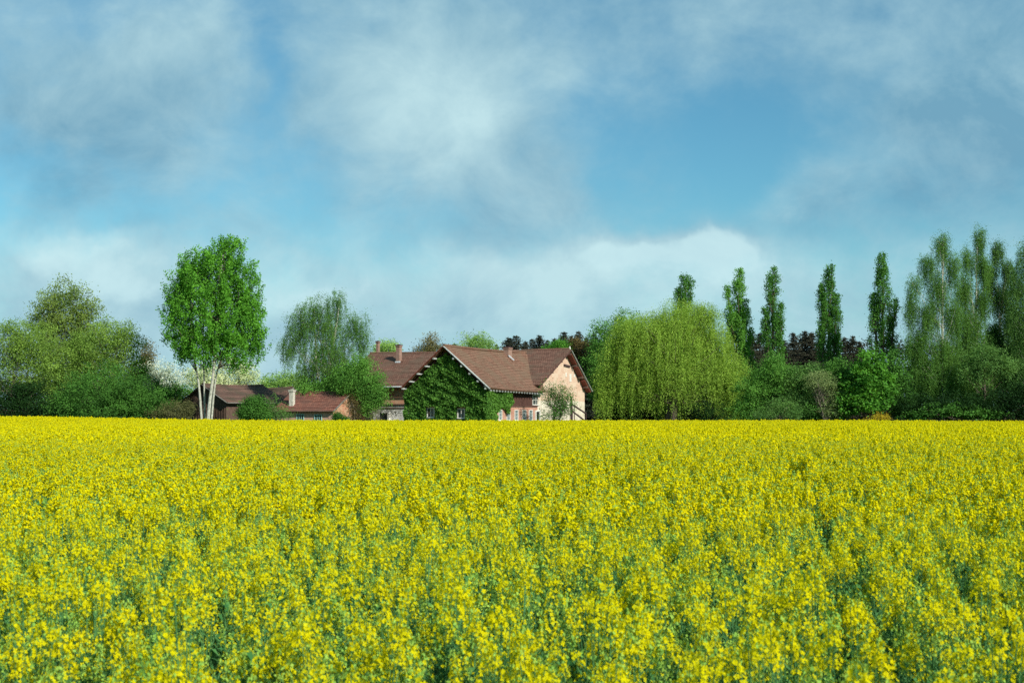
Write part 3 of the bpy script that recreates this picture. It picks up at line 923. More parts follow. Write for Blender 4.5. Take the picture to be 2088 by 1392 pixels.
def build_outbuildings():
    # small cottage: near corner at picture x 679
    fr = Frame(-18.9, 150.0, -22)
    # in this frame the gable runs along y, the ridge along x, the near corner is the origin
    g, ro = gable_building(fr, 'brick_cottage', 'low brick outbuilding with red tiled roof, two windows and pale chimney', 'cottage',
                           -7.2, .25, -.35, 7.65, 2.28, 4.32, 'brick_cottage', 'tile_red', ridge='x', rows=13, sag=.05)
    for px, py in ((612.5, 851), (649, 852)):
        window(g, fr, px, py, 13, 12, 1, 0.0, -1, 3, 1, 'turquoise', 'glass', .07)
    m = MB(); m.prism([(.05, -.2), (7.25, -.2), (7.25, 2.3), (3.65, 4.08), (.05, 2.3)], 0, .052, .075); m.build('gable_wall', M['brick_ruddy'], g)
    n = Vector((0, -2.04, 4.0)); p0 = Vector((0, -.35, 2.28))
    o = fr.loc(Vector((0, 0, CAMZ))); q = fr.loc(Vector((0, 0, CAMZ)) + ray(593, 828)) - o
    p = o + q * ((p0 - o).dot(n) / q.dot(n))
    chimney(ro, p.x, p.y + .25, p.z - .3, fr.hit(593, 794.5, 1, p.y + .2).z, .46, .46, 'chimney_white', 'chimney_white')
    # timber barn behind the poplar trunks: front gable to the camera
    a = at(412, 783, 158)
    fb = Frame(a.x, 158, -35)
    L = fb.hit(367, 814, 1, 0); Rr = fb.hit(464, 823, 1, 0)
    zr = a.z
    g, ro = gable_building(fb, 'timber_barn', 'old timber barn with sagging mossy roof behind the pale poplar trunks', 'barn',
                           L.x, Rr.x, 0, 9.5, (L.z + Rr.z) / 2 - .1, zr, 'barn_wood', 'tile_old', over=.5, rows=12, sag=.15, xr=0.0)
    m = MB()
    for i in range(30):
        x = L.x + .6 + i * .26
        if x < Rr.x - .6: m.box(x, .22, .0, x + .06, .299, 2.6)
    m.build('boarding', M['barn_wood'], g)
    # low dark shed roof between barn and cottage
    b0 = at(500, 789, 172); b1 = at(592, 797, 172)
    fs = Frame(b0.x, 172, -14)
    gable_building(fs, 'dark_shed', 'low shed with a dark sagging roof between the timber barn and the cottage', 'shed',
                   -1.0, 6.2, -2.6, 2.6, 3.3, b0.z - .05, 'barn_wood', 'tile_old', ridge='x', rows=10, sag=.2)
build_outbuildings()

def build_rails():
    # post and sloping handrails of an outside stair by the salmon gable
    p = at(1165, 808, 146.0); b = at(1165, 858, 146.0)
    m = MB(); m.tube([(p.x, 146, -.1), (p.x + .02, 146, 1.8), (p.x, 146, p.z)], [.16, .14, .12], 8)
    o = m.build('wooden_post', M['soot']); tag(o, 'dark upright wooden post in front of the salmon gable', 'post')
    g = empty('stair_railing', (p.x + .3, 147.5, 0), label='pair of dark sloping handrails beside the wooden post at the salmon gable', cat='railing')
    for (x0, y0, x1, y1) in ((1168, 825, 1195, 843), (1167, 838, 1196, 860)):
        a = at(x0, y0, 146.6) - g.location; c = at(x1, y1, 148.4) - g.location
        m = MB(); m.tube([a, c], [.09, .09], 7); m.build('handrail', M['soot'], g)
    a = at(1171, 828, 146.7) - g.location; c = at(1195, 845, 148.4) - g.location
    m = MB(); m.tube([(a.x, a.y, -.1), (a.x, a.y, a.z)], [.05, .05], 6); m.build('baluster', M['soot'], g)
    m = MB(); m.tube([(c.x, c.y, -.1), (c.x, c.y, c.z + .1)], [.05, .05], 6); m.build('baluster', M['soot'], g)
build_rails()


# ------------------------------------------------------------------ trees and shrubs
M['l_poplar'] = leaf_mat('poplar leaf', (.040, .125, .014), (.098, .255, .026), .35)
M['l_lombardy'] = leaf_mat('lombardy poplar leaf', (.026, .085, .014), (.064, .165, .026), .3)
M['l_lombardy_lit'] = leaf_mat('sunlit lombardy leaf', (.050, .135, .020), (.105, .245, .036), .35)  # brighter copy of the lombardy leaf, stronger sun put into its colour
M['l_willow'] = leaf_mat('willow leaf', (.095, .165, .022), (.210, .310, .050), .35)
M['l_birch'] = leaf_mat('birch leaf', (.036, .092, .018), (.090, .180, .036), .35)
M['l_birch_dark'] = leaf_mat('darker birch leaf', (.032, .080, .020), (.082, .160, .036), .3)
M['l_olive'] = leaf_mat('olive spring leaf', (.060, .100, .022), (.140, .195, .040), .3)
M['l_yellowgreen'] = leaf_mat('yellow green leaf', (.062, .115, .020), (.150, .240, .042), .35)
M['l_bush'] = leaf_mat('dense bush leaf', (.020, .060, .010), (.054, .142, .022), .25)
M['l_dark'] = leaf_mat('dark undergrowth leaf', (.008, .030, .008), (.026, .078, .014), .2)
M['l_green'] = leaf_mat('fresh green leaf', (.035, .100, .016), (.090, .205, .034), .3)
M['l_pale'] = leaf_mat('pale spring leaf', (.090, .170, .040), (.190, .300, .075), .35)
M['l_chestnut'] = leaf_mat('chestnut leaf', (.024, .088, .012), (.090, .225, .028), .35, gain=2.0)
M['l_blossom'] = leaf_mat('cream blossom', (.36, .48, .20), (.80, .84, .52), .15)
M['l_blossom_white'] = leaf_mat('white blossom', (.42, .52, .38), (.84, .88, .74), .15)
M['l_brown'] = leaf_mat('brown budding twigs', (.045, .052, .020), (.090, .088, .034), .2)
M['l_grey'] = leaf_mat('grey lichen twigs', (.075, .110, .036), (.150, .195, .075), .2)
M['l_spruce'] = leaf_mat('spruce needles', (.020, .030, .020), (.060, .062, .042), .05)
M['l_spruce_brown'] = leaf_mat('brown spruce needles', (.024, .030, .018), (.066, .064, .040), .05)
M['l_pine'] = leaf_mat('olive pine needles', (.040, .045, .016), (.115, .095, .034), .05)
M['l_yellow'] = leaf_mat('yellow flowers', (.30, .24, .02), (.62, .48, .03), .2)
M['l_orange'] = leaf_mat('bronze leaves', (.060, .052, .020), (.135, .105, .036), .2, gain=1.3)

def lobe_points(lobes, Y, n, rng, bias=.42, depth=1.0):
    """clump centres in the union of ellipsoids given by picture outlines at distance Y"""
    k = Y / F
    vol = np.array([(rx * ry) ** 1.0 for (_, _, rx, ry) in [l[:4] for l in lobes]]); vol = vol / vol.sum()
    P = []; ow = []
    for l, w in zip(lobes, vol):
        c = at(l[0], l[1], Y + (l[4] if len(l) > 4 else 0)); m = max(4, int(n * w))
        d = unit(rng.normal(size=(m, 3)))
        r = rng.uniform(0, 1, (m, 1)) ** bias
        wob = 1 + .13 * np.sin(d[:, :1] * 5 + l[0]) * np.sin(d[:, 2:] * 6 + l[1]) + rng.normal(0, .09, (m, 1))
        q = d * r * wob * np.array([l[2] * k, l[2] * k * depth, l[3] * k]) + np.array(c)
        P.append(q); ow.append(r[:, 0])
    return np.concatenate(P), np.concatenate(ow)

def limbs_mesh(base, fork_z, P, rng, r0, n_l, stems=1, spread=.6, mat_='bark', parent=None, lean=None, name='trunk', fork_pt=None):
    """trunk (or several stems) from the base, limbs curving out to a sample of the clumps"""
    m = MB()
    cen = P.mean(0); top = P[:, 2].max()
    tops = []
    for s in range(stems):
        a = rng.uniform(0, 6.28)
        b = Vector(base) + Vector((math.cos(a), math.sin(a), 0)) * (spread * .25 if stems > 1 else 0)
        off = Vector((math.cos(a), math.sin(a) * .6, 0)) * (spread if stems > 1 else .15)
        hi = P[P[:, 2] > base[2] + (top - base[2]) * .72]
        t = Vector(hi[rng.integers(0, len(hi))]) + Vector((0, 0, -.5))
        t = Vector((t.x * .8 + cen[0] * .2, t.y * .6 + cen[1] * .4, t.z))
        f = b.lerp(t, .45) + off * .3
        pts = [b]; rad = [r0]
        for i in range(1, 8):
            u = i / 7
            p = (b * (1 - u) ** 2 + f * 2 * u * (1 - u) + t * u * u) + Vector((rng.normal(0, .06), rng.normal(0, .06), 0)) * (i < 7)
            pts.append(p); rad.append(r0 * (1 - u) ** .8 + .02)
        m.tube(pts, rad, 7); tops.append(pts)
    idx = rng.choice(len(P), min(n_l, len(P)), replace=False)
    for i in idx:
        e = Vector(P[i]); pts = tops[rng.integers(0, len(tops))]
        # leave the trunk below the clump
        ok = [p for p in pts[1:] if p.z < e.z - .45 * math.hypot(e.x - p.x, e.y - p.y) and p.z > fork_z * .8]
        st = max(ok, key=lambda p: p.z) if ok else min(pts[1:], key=lambda p: abs(p.z - fork_z))
        if ok: st = st.lerp(pts[1], rng.uniform(0, .3))
        if e.z < st.z - .5 and False: continue
        mid = st.lerp(e, .5) - Vector((0, 0, .03 * (e - st).length))
        r = r0 * .22 * rng.uniform(.5, 1.2)
        m.tube([st, st.lerp(mid, .55) + (mid - st.lerp(e, .5)) * .2, mid, mid.lerp(e, .5), e], [r, r * .8, r * .6, r * .4, r * .15], 4, cap=False)
    return m.build(name, M[mat_], parent, smooth=True)

def local(o_loc, V): return V - np.array(o_loc, dtype=float)

def broad(name, label, cat, Y, lobes, leaf, n=420, per=46, cs=.42, size=.23, trunk='bark', base_px=None, r0=.22, limbs=60,
          seed=1, group=None, bias=.42, stems=1, spread=.8, up=.35, aspect=.6, depth=.9, fork=1.6, squash=.75):
    """broad-leaved tree or shrub with clumped leaves through the crown's volume"""
    rng = np.random.default_rng(seed)
    n = int(n * 1.6); size *= .90
    P, ow = lobe_points(lobes, Y, n, rng, bias, depth)
    bx = base_px if base_px is not None else sum(l[0] * l[2] for l in lobes) / sum(l[2] for l in lobes)
    b = at(bx, 838, Y); bz = tz(b.x, Y)
    P = P[P[:, 2] > bz + .15]
    g = empty(name, (b.x, Y, bz), label=label, cat=cat, group=group)
    q = np.repeat(P, per, 0) + rng.normal(0, 1, (len(P) * per, 3)) * np.array([cs, cs, cs * squash]) * np.repeat(rng.uniform(.6, 1.3, (len(P), 1)), per, 0)
    sh = .28 * np.sin(P[:, 0] * .9 + seed) * np.sin(P[:, 2] * 1.3 + seed * 2) + .14 * np.sin(P[:, 0] * 2.3 + P[:, 2] * 1.9)
    ct = np.repeat(rng.uniform(0, .6, len(P)) + sh, per)
    tint = np.clip(ct + rng.uniform(0, .4, len(q)), 0, 1)
    k = q[:, 2] > bz + .05
    q, tint = q[k], tint[k]
    me = quads_mesh('crown', leaves(local(g.location, q), size, rng, aspect, up), tint)
    link('crown', me, M[leaf], g)
    limbs_mesh((0, 0, -.2), fork, local(g.location, P), rng, r0, limbs, stems, spread, trunk, g)
    return g

def weeping(name, label, cat, Y, lobes, leaf, n=500, slen=(1.5, 4.0), per=44, size=.2, trunk='bark', base_px=None, r0=.3, limbs=60,
            seed=1, group=None, stems=1, spread=1.0, fork=2.5, top_clump=.35, jit=.16, bias=.35, low=None, depth=.85, floor=None):
    """tree whose outer twigs hang in strands"""
    rng = np.random.default_rng(seed)
    n = int(n * (1.5 if 'willow' in name else 1.0)); size *= .92
    P, ow = lobe_points(lobes, Y, n, rng, bias, depth)
    bx = base_px if base_px is not None else sum(l[0] * l[2] for l in lobes) / sum(l[2] for l in lobes)
    b = at(bx, 838, Y); bz = tz(b.x, Y)
    P = np.repeat(P, 3, 0) + rng.normal(0, .15, (len(P) * 3, 3)); per = int(per * (.66 if 'willow' in name else 1.15)); size *= .86; jit *= .62
    P = P[P[:, 2] > bz + .8]
    g = empty(name, (b.x, Y, bz), label=label, cat=cat, group=group)
    n = len(P)
    c = P.mean(0)
    outw = P - c; outw[:, 2] = 0; outw = outw / (np.linalg.norm(outw, axis=1, keepdims=True) + .5)
    L = rng.uniform(slen[0], slen[1], n)
    t = rng.uniform(0, 1, (n, per)) ** .85
    ang = rng.uniform(0, 6.28, (n, 1)) ; sw = rng.uniform(.05, .35, (n, 1))
    q = P[:, None, :] + outw[:, None, :] * (.5 * t * (1 - .4 * t))[:, :, None] * 1.0
    q[:, :, 0] += np.cos(ang) * sw * t + rng.normal(0, jit, (n, per)) * (.5 + .7 * (1 - t))
    q[:, :, 1] += np.sin(ang) * sw * t + rng.normal(0, jit, (n, per)) * (.5 + .7 * (1 - t))
    q[:, :, 2] += .35 * np.sin(np.minimum(t * 6, 3.14)) * .6 - L[:, None] * t ** 1.3 + rng.normal(0, .08, (n, per))
    sh = .30 * np.sin(P[:, 0] * 1.1 + seed) * np.sin(P[:, 2] * 1.2 + seed * 2) + .15 * np.sin(P[:, 0] * 2.7 + P[:, 2] * 1.9)
    tint = np.clip(np.repeat(rng.uniform(0, .6, n) + sh, per) + rng.uniform(0, .4, n * per), 0, 1)
    q = q.reshape(-1, 3)
    zmin = bz + (floor if floor else .5)
    k = q[:, 2] > zmin
    q, tint = q[k], tint[k]
    # finer clumps round the tops
    m = int(n * top_clump * .45)
    if m:
        pc = P[rng.choice(n, m)]
        qq = np.repeat(pc, 30, 0) + rng.normal(0, .36, (m * 30, 3))
        q = np.concatenate([q, qq]); tint = np.concatenate([tint, rng.uniform(.1, .9, len(qq))])
    me = quads_mesh('crown', leaves(local(g.location, q), size, rng, .42, 0, 2.2), tint)
    link('crown', me, M[leaf], g)
    limbs_mesh((0, 0, -.2), fork, local(g.location, P), rng, r0, limbs, stems, spread, trunk, g)
    return g

def lombardy(label, Y, cols, leaf, seed=1, n=120, base_px=None, r0=.28, group='lombardy poplars in a row', size=.16):
    """columnar poplar: steep sprays of leaves round upright stems; cols = (px, top y, bottom y, radius px)"""
    rng = np.random.default_rng(seed)
    bx = base_px if base_px is not None else cols[0][0]
    b = at(bx, 838, Y); bz = tz(b.x, Y)
    g = empty('poplar_tree', (b.x, Y, bz), label=label, cat='poplar', group=group)
    Q = []; T = []
    m = MB()
    for (px, yt, yb, rp) in cols:
        top = at(px, yt, Y); bot = at(px + (bx - px) * .4, yb, Y)
        Rr = rp * Y / F; Hc = top.z - bot.z
        nbg = max(5, int(n / 120 * (4 + Rr * 7)))
        for j in range(nbg):
            # a bough leaves the stem, bends upright and ends in a pointed plume
            u0 = (j + rng.uniform(0, .9)) / nbg * .86 if j < nbg - 1 else .80
            a = j * 2.4 + rng.uniform(-.5, .5)
            u1 = min(1.0, u0 + rng.uniform(.16, .30) + .10 * (1 - u0)) if j < nbg - 1 else 1.0
            pr = Rr * (.22 + 1.0 * (1 - u0) ** .9) * rng.uniform(.45, 1.0) * (0.15 if j == nbg - 1 else 1)
            s0 = Vector(bot).lerp(Vector(top), max(0, u0 - .07)); e0 = Vector(bot).lerp(Vector(top), u1)
            o_ = Vector((math.cos(a), math.sin(a), 0))
            def bp(t): return s0.lerp(e0, t) + o_ * pr * min(1.0, (t * 2.2) ** .8) * (1 - .42 * t * t) 
            LB = (e0 - s0).length
            ns = int(LB * 3.4) + 2
            for i in range(ns):
                tt = rng.uniform(.12, .98)
                p = np.array(bp(tt)) + rng.normal(0, 1, 3) * np.array([.24, .24, .15]) * (1.15 - tt * .8)
                L = rng.uniform(.5, 1.1)
                e = p + np.array([o_.x * .10, o_.y * .10, L])
                e[2] = min(e[2], top.z)
                k = 44
                t = rng.uniform(0, 1, (k, 1))
                w = (.06 + .15 * np.sin(np.pi * np.clip(t * .9 + .08, 0, 1)))
                Q.append(p + (e - p) * t + rng.normal(0, 1, (k, 3)) * w); T.append(np.full(k, rng.uniform(0, .6)))
            m.tube([bp(x) - g.location for x in (0, .2, .5, .9)], [.07, .055, .035, .012], 4, cap=False)
        root = Vector((0, 0, -.2)) if px == cols[0][0] else Vector((0, 0, max(.5, (bot.z - bz) * .5)))
        bt, tp = bot - g.location, top - g.location
        m.tube([root, root.lerp(bt, .6), bt, bt.lerp(tp, .5), tp - Vector((0, 0, .6))], [r0, r0 * .9, r0 * .75, r0 * .4, .02], 7)
    q = np.concatenate(Q); t = np.concatenate(T) + rng.uniform(0, .4, len(q))
    me = quads_mesh('crown', leaves(local(g.location, q), size, rng, .7, 0, .6), np.clip(t, 0, 1))
    link('crown', me, M[leaf], g)
    m.build('trunk', M['bark'], g, smooth=True)
    return g

def spruce_proto(H, Rm, leaf, seed, dens=1.0):
    rng = np.random.default_rng(seed)
    Q = []; m = MB()
    lv = int(H / .36)
    for i in range(lv):
        u = i / lv
        z = H * (.12 + .86 * u)
        r = Rm * (1 - u) ** 1.0 * rng.uniform(.70, 1.2) + .06
        nb = int(13 * (1 - u) + 6)
        for k in range(nb):
            a = rng.uniform(0, 6.28); rr = r * rng.uniform(.65, 1.15)
            kk = int((14 + rr * 22) * dens)
            t = rng.uniform(0, 1, (kk, 1)) ** .8
            dz = -.28 * rr * t + .16 * rr * t * t + (.12 if u > .8 else 0)
            p = np.concatenate([np.cos(a) * rr * t, np.sin(a) * rr * t, z + dz], 1) + rng.normal(0, 1, (kk, 3)) * np.array([.13, .13, .09])
            Q.append(p)
            if k % 3 == 0: m.tube([(0, 0, z), (math.cos(a) * rr, math.sin(a) * rr, z - .12 * rr)], [.04, .01], 4, cap=False)
    q = np.concatenate(Q)
    me = quads_mesh('spruce crown', leaves(q, .24, rng, .38, 0, .3), np.clip(rng.uniform(0, 1, len(q)), 0, 1))
    m.tube([(0, 0, -.2), (0, 0, H * .5), (0, 0, H * .99)], [.22, .14, .02], 7)
    return me, m

def tree_at(g, s): g.scale = (s, s, s)

def build_vegetation():
    # ---- left group
    broad('broadleaf_tree', 'tall round olive green tree rising highest above the left thicket', 'tree', 160,
          [(128, 618, 48, 52), (100, 650, 44, 50), (165, 640, 42, 44), (105, 690, 70, 60), (180, 690, 62, 50), (140, 760, 90, 70)], 'l_olive', n=800, per=38, cs=.40, size=.21, seed=21, r0=.25, limbs=110, trunk='twig', fork=2.5)
    broad('broadleaf_tree', 'yellow green rounded tree right of the olive tree in the left thicket', 'tree', 153,
          [(215, 700, 62, 58), (255, 715, 40, 55), (165, 740, 60, 60), (285, 760, 22, 40), (220, 780, 70, 50)], 'l_yellowgreen', n=560, per=40, cs=.38, size=.19, seed=22, trunk='twig', r0=.18, limbs=90)
    broad('broadleaf_tree', 'dull yellow green tree at the left edge of the picture', 'tree', 152,
          [(60, 700, 62, 56), (25, 740, 45, 60), (95, 770, 60, 60), (20, 690, 30, 40), (-40, 760, 50, 80)], 'l_yellowgreen', n=560, per=38, cs=.38, size=.19, seed=23, trunk='twig', r0=.2, limbs=90)
    broad('shrub', 'big rounded deep green bush at the foot of the left thicket', 'bush', 147,
          [(215, 800, 95, 56), (280, 815, 62, 40), (150, 825, 55, 34), (330, 835, 32, 24), (230, 840, 110, 25)], 'l_bush', n=760, per=44, cs=.34, size=.18, seed=24, limbs=40, r0=.12, stems=4)
    broad('shrub', 'very dark low undergrowth bush in the left corner of the thicket', 'bush', 149,
          [(20, 825, 60, 40), (90, 835, 70, 30), (60, 800, 40, 24), (-60, 825, 60, 45), (150, 842, 50, 18)], 'l_dark', n=420, per=44, cs=.36, size=.19, seed=25, limbs=20, r0=.10, stems=4)
    broad('shrub', 'brownish bush left of the pale poplar trunks', 'bush', 146.5,
          [(350, 842, 42, 22), (378, 838, 18, 22), (315, 848, 24, 12)], 'l_brown', n=230, per=38, cs=.26, size=.13, seed=26, limbs=60, r0=.07, stems=4, trunk='twig')
    broad('conifer_tree', 'dark brownish yew like tree peeking out left of the poplar', 'conifer', 170,
          [(300, 740, 17, 42), (292, 790, 26, 50)], 'l_pine', n=200, per=36, cs=.34, size=.2, seed=27, limbs=20)
    broad('blossom_tree', 'white flowering tree between the left thicket and the poplar', 'blossom tree', 164,
          [(318, 765, 30, 32), (355, 775, 28, 32), (330, 800, 42, 34), (300, 770, 14, 26)], 'l_blossom_white', n=260, per=26, cs=.34, size=.17, seed=28, limbs=90, bias=.3)
    broad('shrub', 'dark green bush under the white flowering tree', 'bush', 162,
          [(335, 805, 45, 30), (375, 815, 28, 26)], 'l_bush', n=180, per=34, cs=.36, size=.2, seed=29, limbs=20, stems=3, r0=.08)
    broad('blossom_tree', 'cream flowering tree behind the timber barn roof', 'blossom tree', 172,
          [(470, 765, 42, 34), (505, 770, 28, 30), (425, 770, 40, 32), (395, 775, 26, 28), (460, 800, 60, 28)], 'l_blossom', n=420, per=30, cs=.36, size=.19, seed=30, limbs=60, bias=.33)
    broad('broadleaf_tree', 'low bright green tree behind the dark shed roof', 'tree', 180,
          [(560, 785, 34, 26), (590, 778, 26, 22), (540, 800, 26, 26), (615, 790, 26, 26)], 'l_pale', n=230, per=34, cs=.40, size=.21, seed=31, limbs=20)
    # ---- the tall poplar with four pale stems
    Y = 147.0
    rng = np.random.default_rng(40)
    lobes = [(455, 540, 44, 54), (470, 515, 26, 26), (400, 560, 36, 56), (378, 590, 30, 50), (425, 590, 70, 75), (490, 595, 45, 75), (362, 625, 36, 62), (510, 650, 34, 62), (440, 660, 92, 70),
             (370, 690, 40, 44), (465, 705, 62, 46), (415, 722, 50, 34), (515, 705, 30, 40), (380, 725, 26, 30), (490, 740, 30, 26)]
    lobes = [(436 + (l[0] - 436) * 1.0, l[1], l[2] * .95, l[3]) for l in lobes]
    P, _ = lobe_points(lobes, Y, 1950, rng, .48, .85)
    b = at(424, 838, Y)
    g = empty('poplar_tree', (b.x, Y, tz(b.x, Y)), label='tall bright green tree with oval crown on four pale stems beside the barn', cat='poplar')
    per = 46
    # leaf sprays point upward
    t = rng.uniform(0, 1, (len(P), per, 1)); L = rng.uniform(.5, 1.2, (len(P), 1, 1))
    out = P - P.mean(0); out[:, 2] = 0; out = out / 6.0
    q = P[:, None, :] + np.concatenate([out[:, None, :2] * L * t * .6, (L * t)], 2) + rng.normal(0, .20, (len(P), per, 3)) * (1.15 - .6 * t)
    q = q.reshape(-1, 3)
    sh = .25 * np.sin(P[:, 0] * 1.4) * np.sin(P[:, 2] * 1.1 + 2) + .15 * np.sin(P[:, 0] * 2.9 + P[:, 2] * 2.1)
    tint = np.repeat(rng.uniform(0, .6, len(P)) + sh, per) + rng.uniform(0, .4, len(q))
    link('crown', quads_mesh('crown', leaves(local(g.location, q), .175, rng, .75, .2), np.clip(tint, 0, 1)), M['l_poplar'], g)
    stems = []
    for (bx, dy, pts, r) in ((431, .0, [(427, 850), (428, 800), (413, 748), (400, 690), (392, 620), (386, 560)], .20),
                             (427, .5, [(432, 850), (431, 790), (432, 748), (430, 690), (425, 620), (420, 560)], .15),
                             (421, -.3, [(421, 856), (427, 800), (437, 740), (442, 680), (450, 600), (458, 520)], .27),
                             (430, .3, [(430, 856), (437, 800), (443, 750), (462, 690), (490, 620), (502, 590)], .16)):
        pass
    specs = [([(432 - 8, 858), (421 - 5, 810), (413, 770), (404, 748), (396, 690), (386, 560)], .15, 0),
             ([(417, 858), (417, 810), (416, 770), (415, 740), (415, 680), (420, 570)], .12, .6),
             ([(424, 858), (428, 815), (434, 770), (438, 725), (444, 640), (455, 520)], .21, -.4),
             ([(431, 858), (435, 812), (440, 770), (446, 745), (475, 690), (505, 590)], .13, .3)]
    specs[0] = ([(411, 858), (408, 812), (405, 780), (400, 750), (390, 690), (382, 560)], .15, 0)
    for pts, r, dy in specs:
        m = MB(); pl = [at(px, py, Y + dy) - g.location for px, py in pts]
        pl = [Vector((pl[0].x, pl[0].y, -.2))] + pl
        n_ = len(pl)
        m.tube(pl, [r * (1.25 if i == 0 else 1 - .78 * (i / (n_ - 1)) ** 1.4) for i in range(n_)], 9)
        m.build('stem', M['poplar_bark'], g, smooth=True); stems.append(pl)
    m = MB()
    lp = local(g.location, P)
    for i in rng.choice(len(P), 150, replace=False):
        e = Vector(lp[i]); pl = stems[min(range(4), key=lambda s: min((p - e).length for p in stems[s][3:]))]
        c = [p for p in pl[3:] if p.z < e.z + .3] or [pl[3]]
        s = max(c, key=lambda p: p.z); s = s.lerp(pl[3], random.uniform(0, .4))
        mid = s.lerp(e, .5) + Vector((0, 0, -.05 * (e - s).length))
        m.tube([s, mid, e], [.05, .035, .01], 4, cap=False)
    m.build('branches', M['bark'], g)
    # ---- between poplar and farmhouse
    broad('shrub', 'dark green bush in front of the barn and left end of the cottage', 'bush', 146.5,
          [(518, 834, 26, 26), (500, 844, 14, 14), (538, 848, 16, 12)], 'l_bush', n=260, per=40, cs=.28, size=.17, seed=50, limbs=20, stems=3, r0=.07)
    broad('shrub', 'thin grey green bush leaning over the left end of the cottage roof', 'bush', 147.5,
          [(556, 828, 20, 24), (578, 842, 16, 16), (560, 848, 26, 12)], 'l_birch_dark', n=80, per=24, cs=.30, size=.13, seed=51, limbs=60, stems=4, r0=.06, trunk='twig')
    weeping('birch_tree', 'silver birch with drooping twigs and white forked stems behind the cottage', 'birch', 158,
            [(685, 615, 26, 28), (640, 635, 34, 34), (610, 660, 28, 42), (590, 700, 22, 34), (720, 660, 34, 32), (665, 660, 48, 40),
             (660, 710, 72, 46), (700, 750, 50, 44), (640, 755, 42, 40), (738, 690, 18, 34)],
            'l_birch', n=880, slen=(.8, 2.6), per=34, size=.16, trunk='birch_bark', base_px=672, r0=.19, limbs=90, seed=52, stems=4, spread=2.0, fork=4.0, jit=.15, floor=2.5, bias=.5)
    broad('broadleaf_tree', 'bright green leafy tree between the cottage gable and the farmhouse', 'tree', 153,
          [(755, 790, 38, 36), (720, 775, 34, 30), (765, 815, 28, 26), (735, 745, 26, 22), (700, 790, 22, 20), (752, 835, 14, 16)], 'l_green', n=420, per=38, cs=.30, size=.17, seed=53, base_px=756, r0=.16, limbs=70)
    broad('broadleaf_tree', 'mid green tree crown behind the cottage roof under the birch', 'tree', 156,
          [(680, 790, 40, 26), (640, 798, 36, 22), (705, 770, 34, 30), (715, 800, 30, 24)], 'l_green', n=300, per=36, cs=.34, size=.19, seed=54, limbs=30)
    broad('shrub', 'small round green bush at the foot of the cottage gable', 'bush', 145.5,
          [(688, 850, 10, 10), (700, 856, 10, 8)], 'l_bush', n=50, per=34, cs=.18, size=.13, seed=55, limbs=8, r0=.04, stems=3)
    broad('climber', 'sparse climbing plant with bronze leaves on the cottage gable', 'climber', 148.6,
          [(715, 825, 16, 22), (720, 845, 14, 14)], 'l_orange', n=46, per=16, cs=.24, size=.14, seed=56, limbs=26, r0=.05, stems=3, depth=.35, trunk='twig')
    broad('shrub', 'tangled brown leafless bush by the farmhouse doorway', 'bush', 145.6,
          [(765, 848, 18, 12), (785, 838, 22, 10), (806, 842, 14, 10)], 'l_brown', n=60, per=14, cs=.25, size=.11, seed=57, limbs=60, r0=.05, stems=5, spread=1.2, trunk='twig')
    broad('fruit_tree', 'thin small tree with sparse dark leaves in front of the salmon gable', 'fruit tree', 143.6,
          [(1140, 815, 36, 36), (1118, 800, 18, 24), (1125, 845, 26, 18), (1155, 825, 20, 24)], 'l_bush', n=190, per=22, cs=.27, size=.13, seed=58, limbs=150, r0=.10, stems=4, spread=1.0, trunk='bark', fork=.8)
    # ---- behind the farmhouse
    broad('broadleaf_tree', 'pale green tree top behind the left farmhouse chimney', 'tree', 182,
          [(790, 712, 26, 18), (775, 725, 20, 18)], 'l_pale', n=90, per=34, cs=.4, size=.21, seed=60, limbs=30, base_px=790)
    broad('broadleaf_tree', 'pale green airy tree behind the farmhouse between the two roof ridges', 'tree', 185,
          [(972, 702, 33, 26), (950, 715, 20, 18), (992, 710, 20, 22)], 'l_pale', n=130, per=34, cs=.4, size=.2, seed=61, limbs=40, base_px=972)
    broad('pine_tree', 'olive brown pine behind the farmhouse left of the ivy gable peak', 'pine', 186,
          [(878, 698, 13, 18), (878, 715, 34, 18), (880, 730, 40, 20)], 'l_pine', n=150, per=36, cs=.38, size=.2, seed=62, limbs=30, base_px=878)
    broad('broadleaf_tree', 'brown budding tree behind the right peak of the farmhouse', 'tree', 178,
          [(1178, 720, 32, 34), (1190, 745, 26, 30), (1155, 715, 16, 14)], 'l_orange', n=220, per=34, cs=.36, size=.19, seed=63, limbs=80, trunk='twig')
    broad('broadleaf_tree', 'small bright green crown just above the right farmhouse ridge', 'tree', 176,
          [(1140, 708, 22, 13), (1120, 715, 14, 10)], 'l_chestnut', n=110, per=32, cs=.3, size=.18, seed=64, limbs=6, r0=.08)
    # spruces: a few built ones, copied along the skyline
    protos = []
    for k, (H, Rm, lf) in enumerate(((14.0, 7.2, 'l_spruce'), (14.0, 6.2, 'l_spruce_brown'), (14.0, 8.2, 'l_spruce'), (14.0, 7.0, 'l_spruce_brown'))):
        me, mb = spruce_proto(H, Rm, lf, 70 + k)
        protos.append((me, mb, lf))
    made = {}
    def spruce(px, py, Y, k, label, group, wide=1.0):
        t = at(px, py, Y)
        s = (t.z - tz(t.x, Y)) / 14.0
        if k not in made:
            me, mb, lf = protos[k]
            g = empty('spruce_tree'); link('crown', me, M[lf], g); mb.build('trunk', M['bark'], g)
            made[k] = g
        else:
            g = made[k].copy(); C.objects.link(g)
            for ch in made[k].children:
                c = ch.copy(); C.objects.link(c); c.parent = g
        g.location = (t.x, Y, tz(t.x, Y)); g.scale = (s * wide * 1.3, s * wide * 1.3, s)
        g.rotation_euler = (0, 0, px * .7)
        tag(g, label, 'spruce', group)
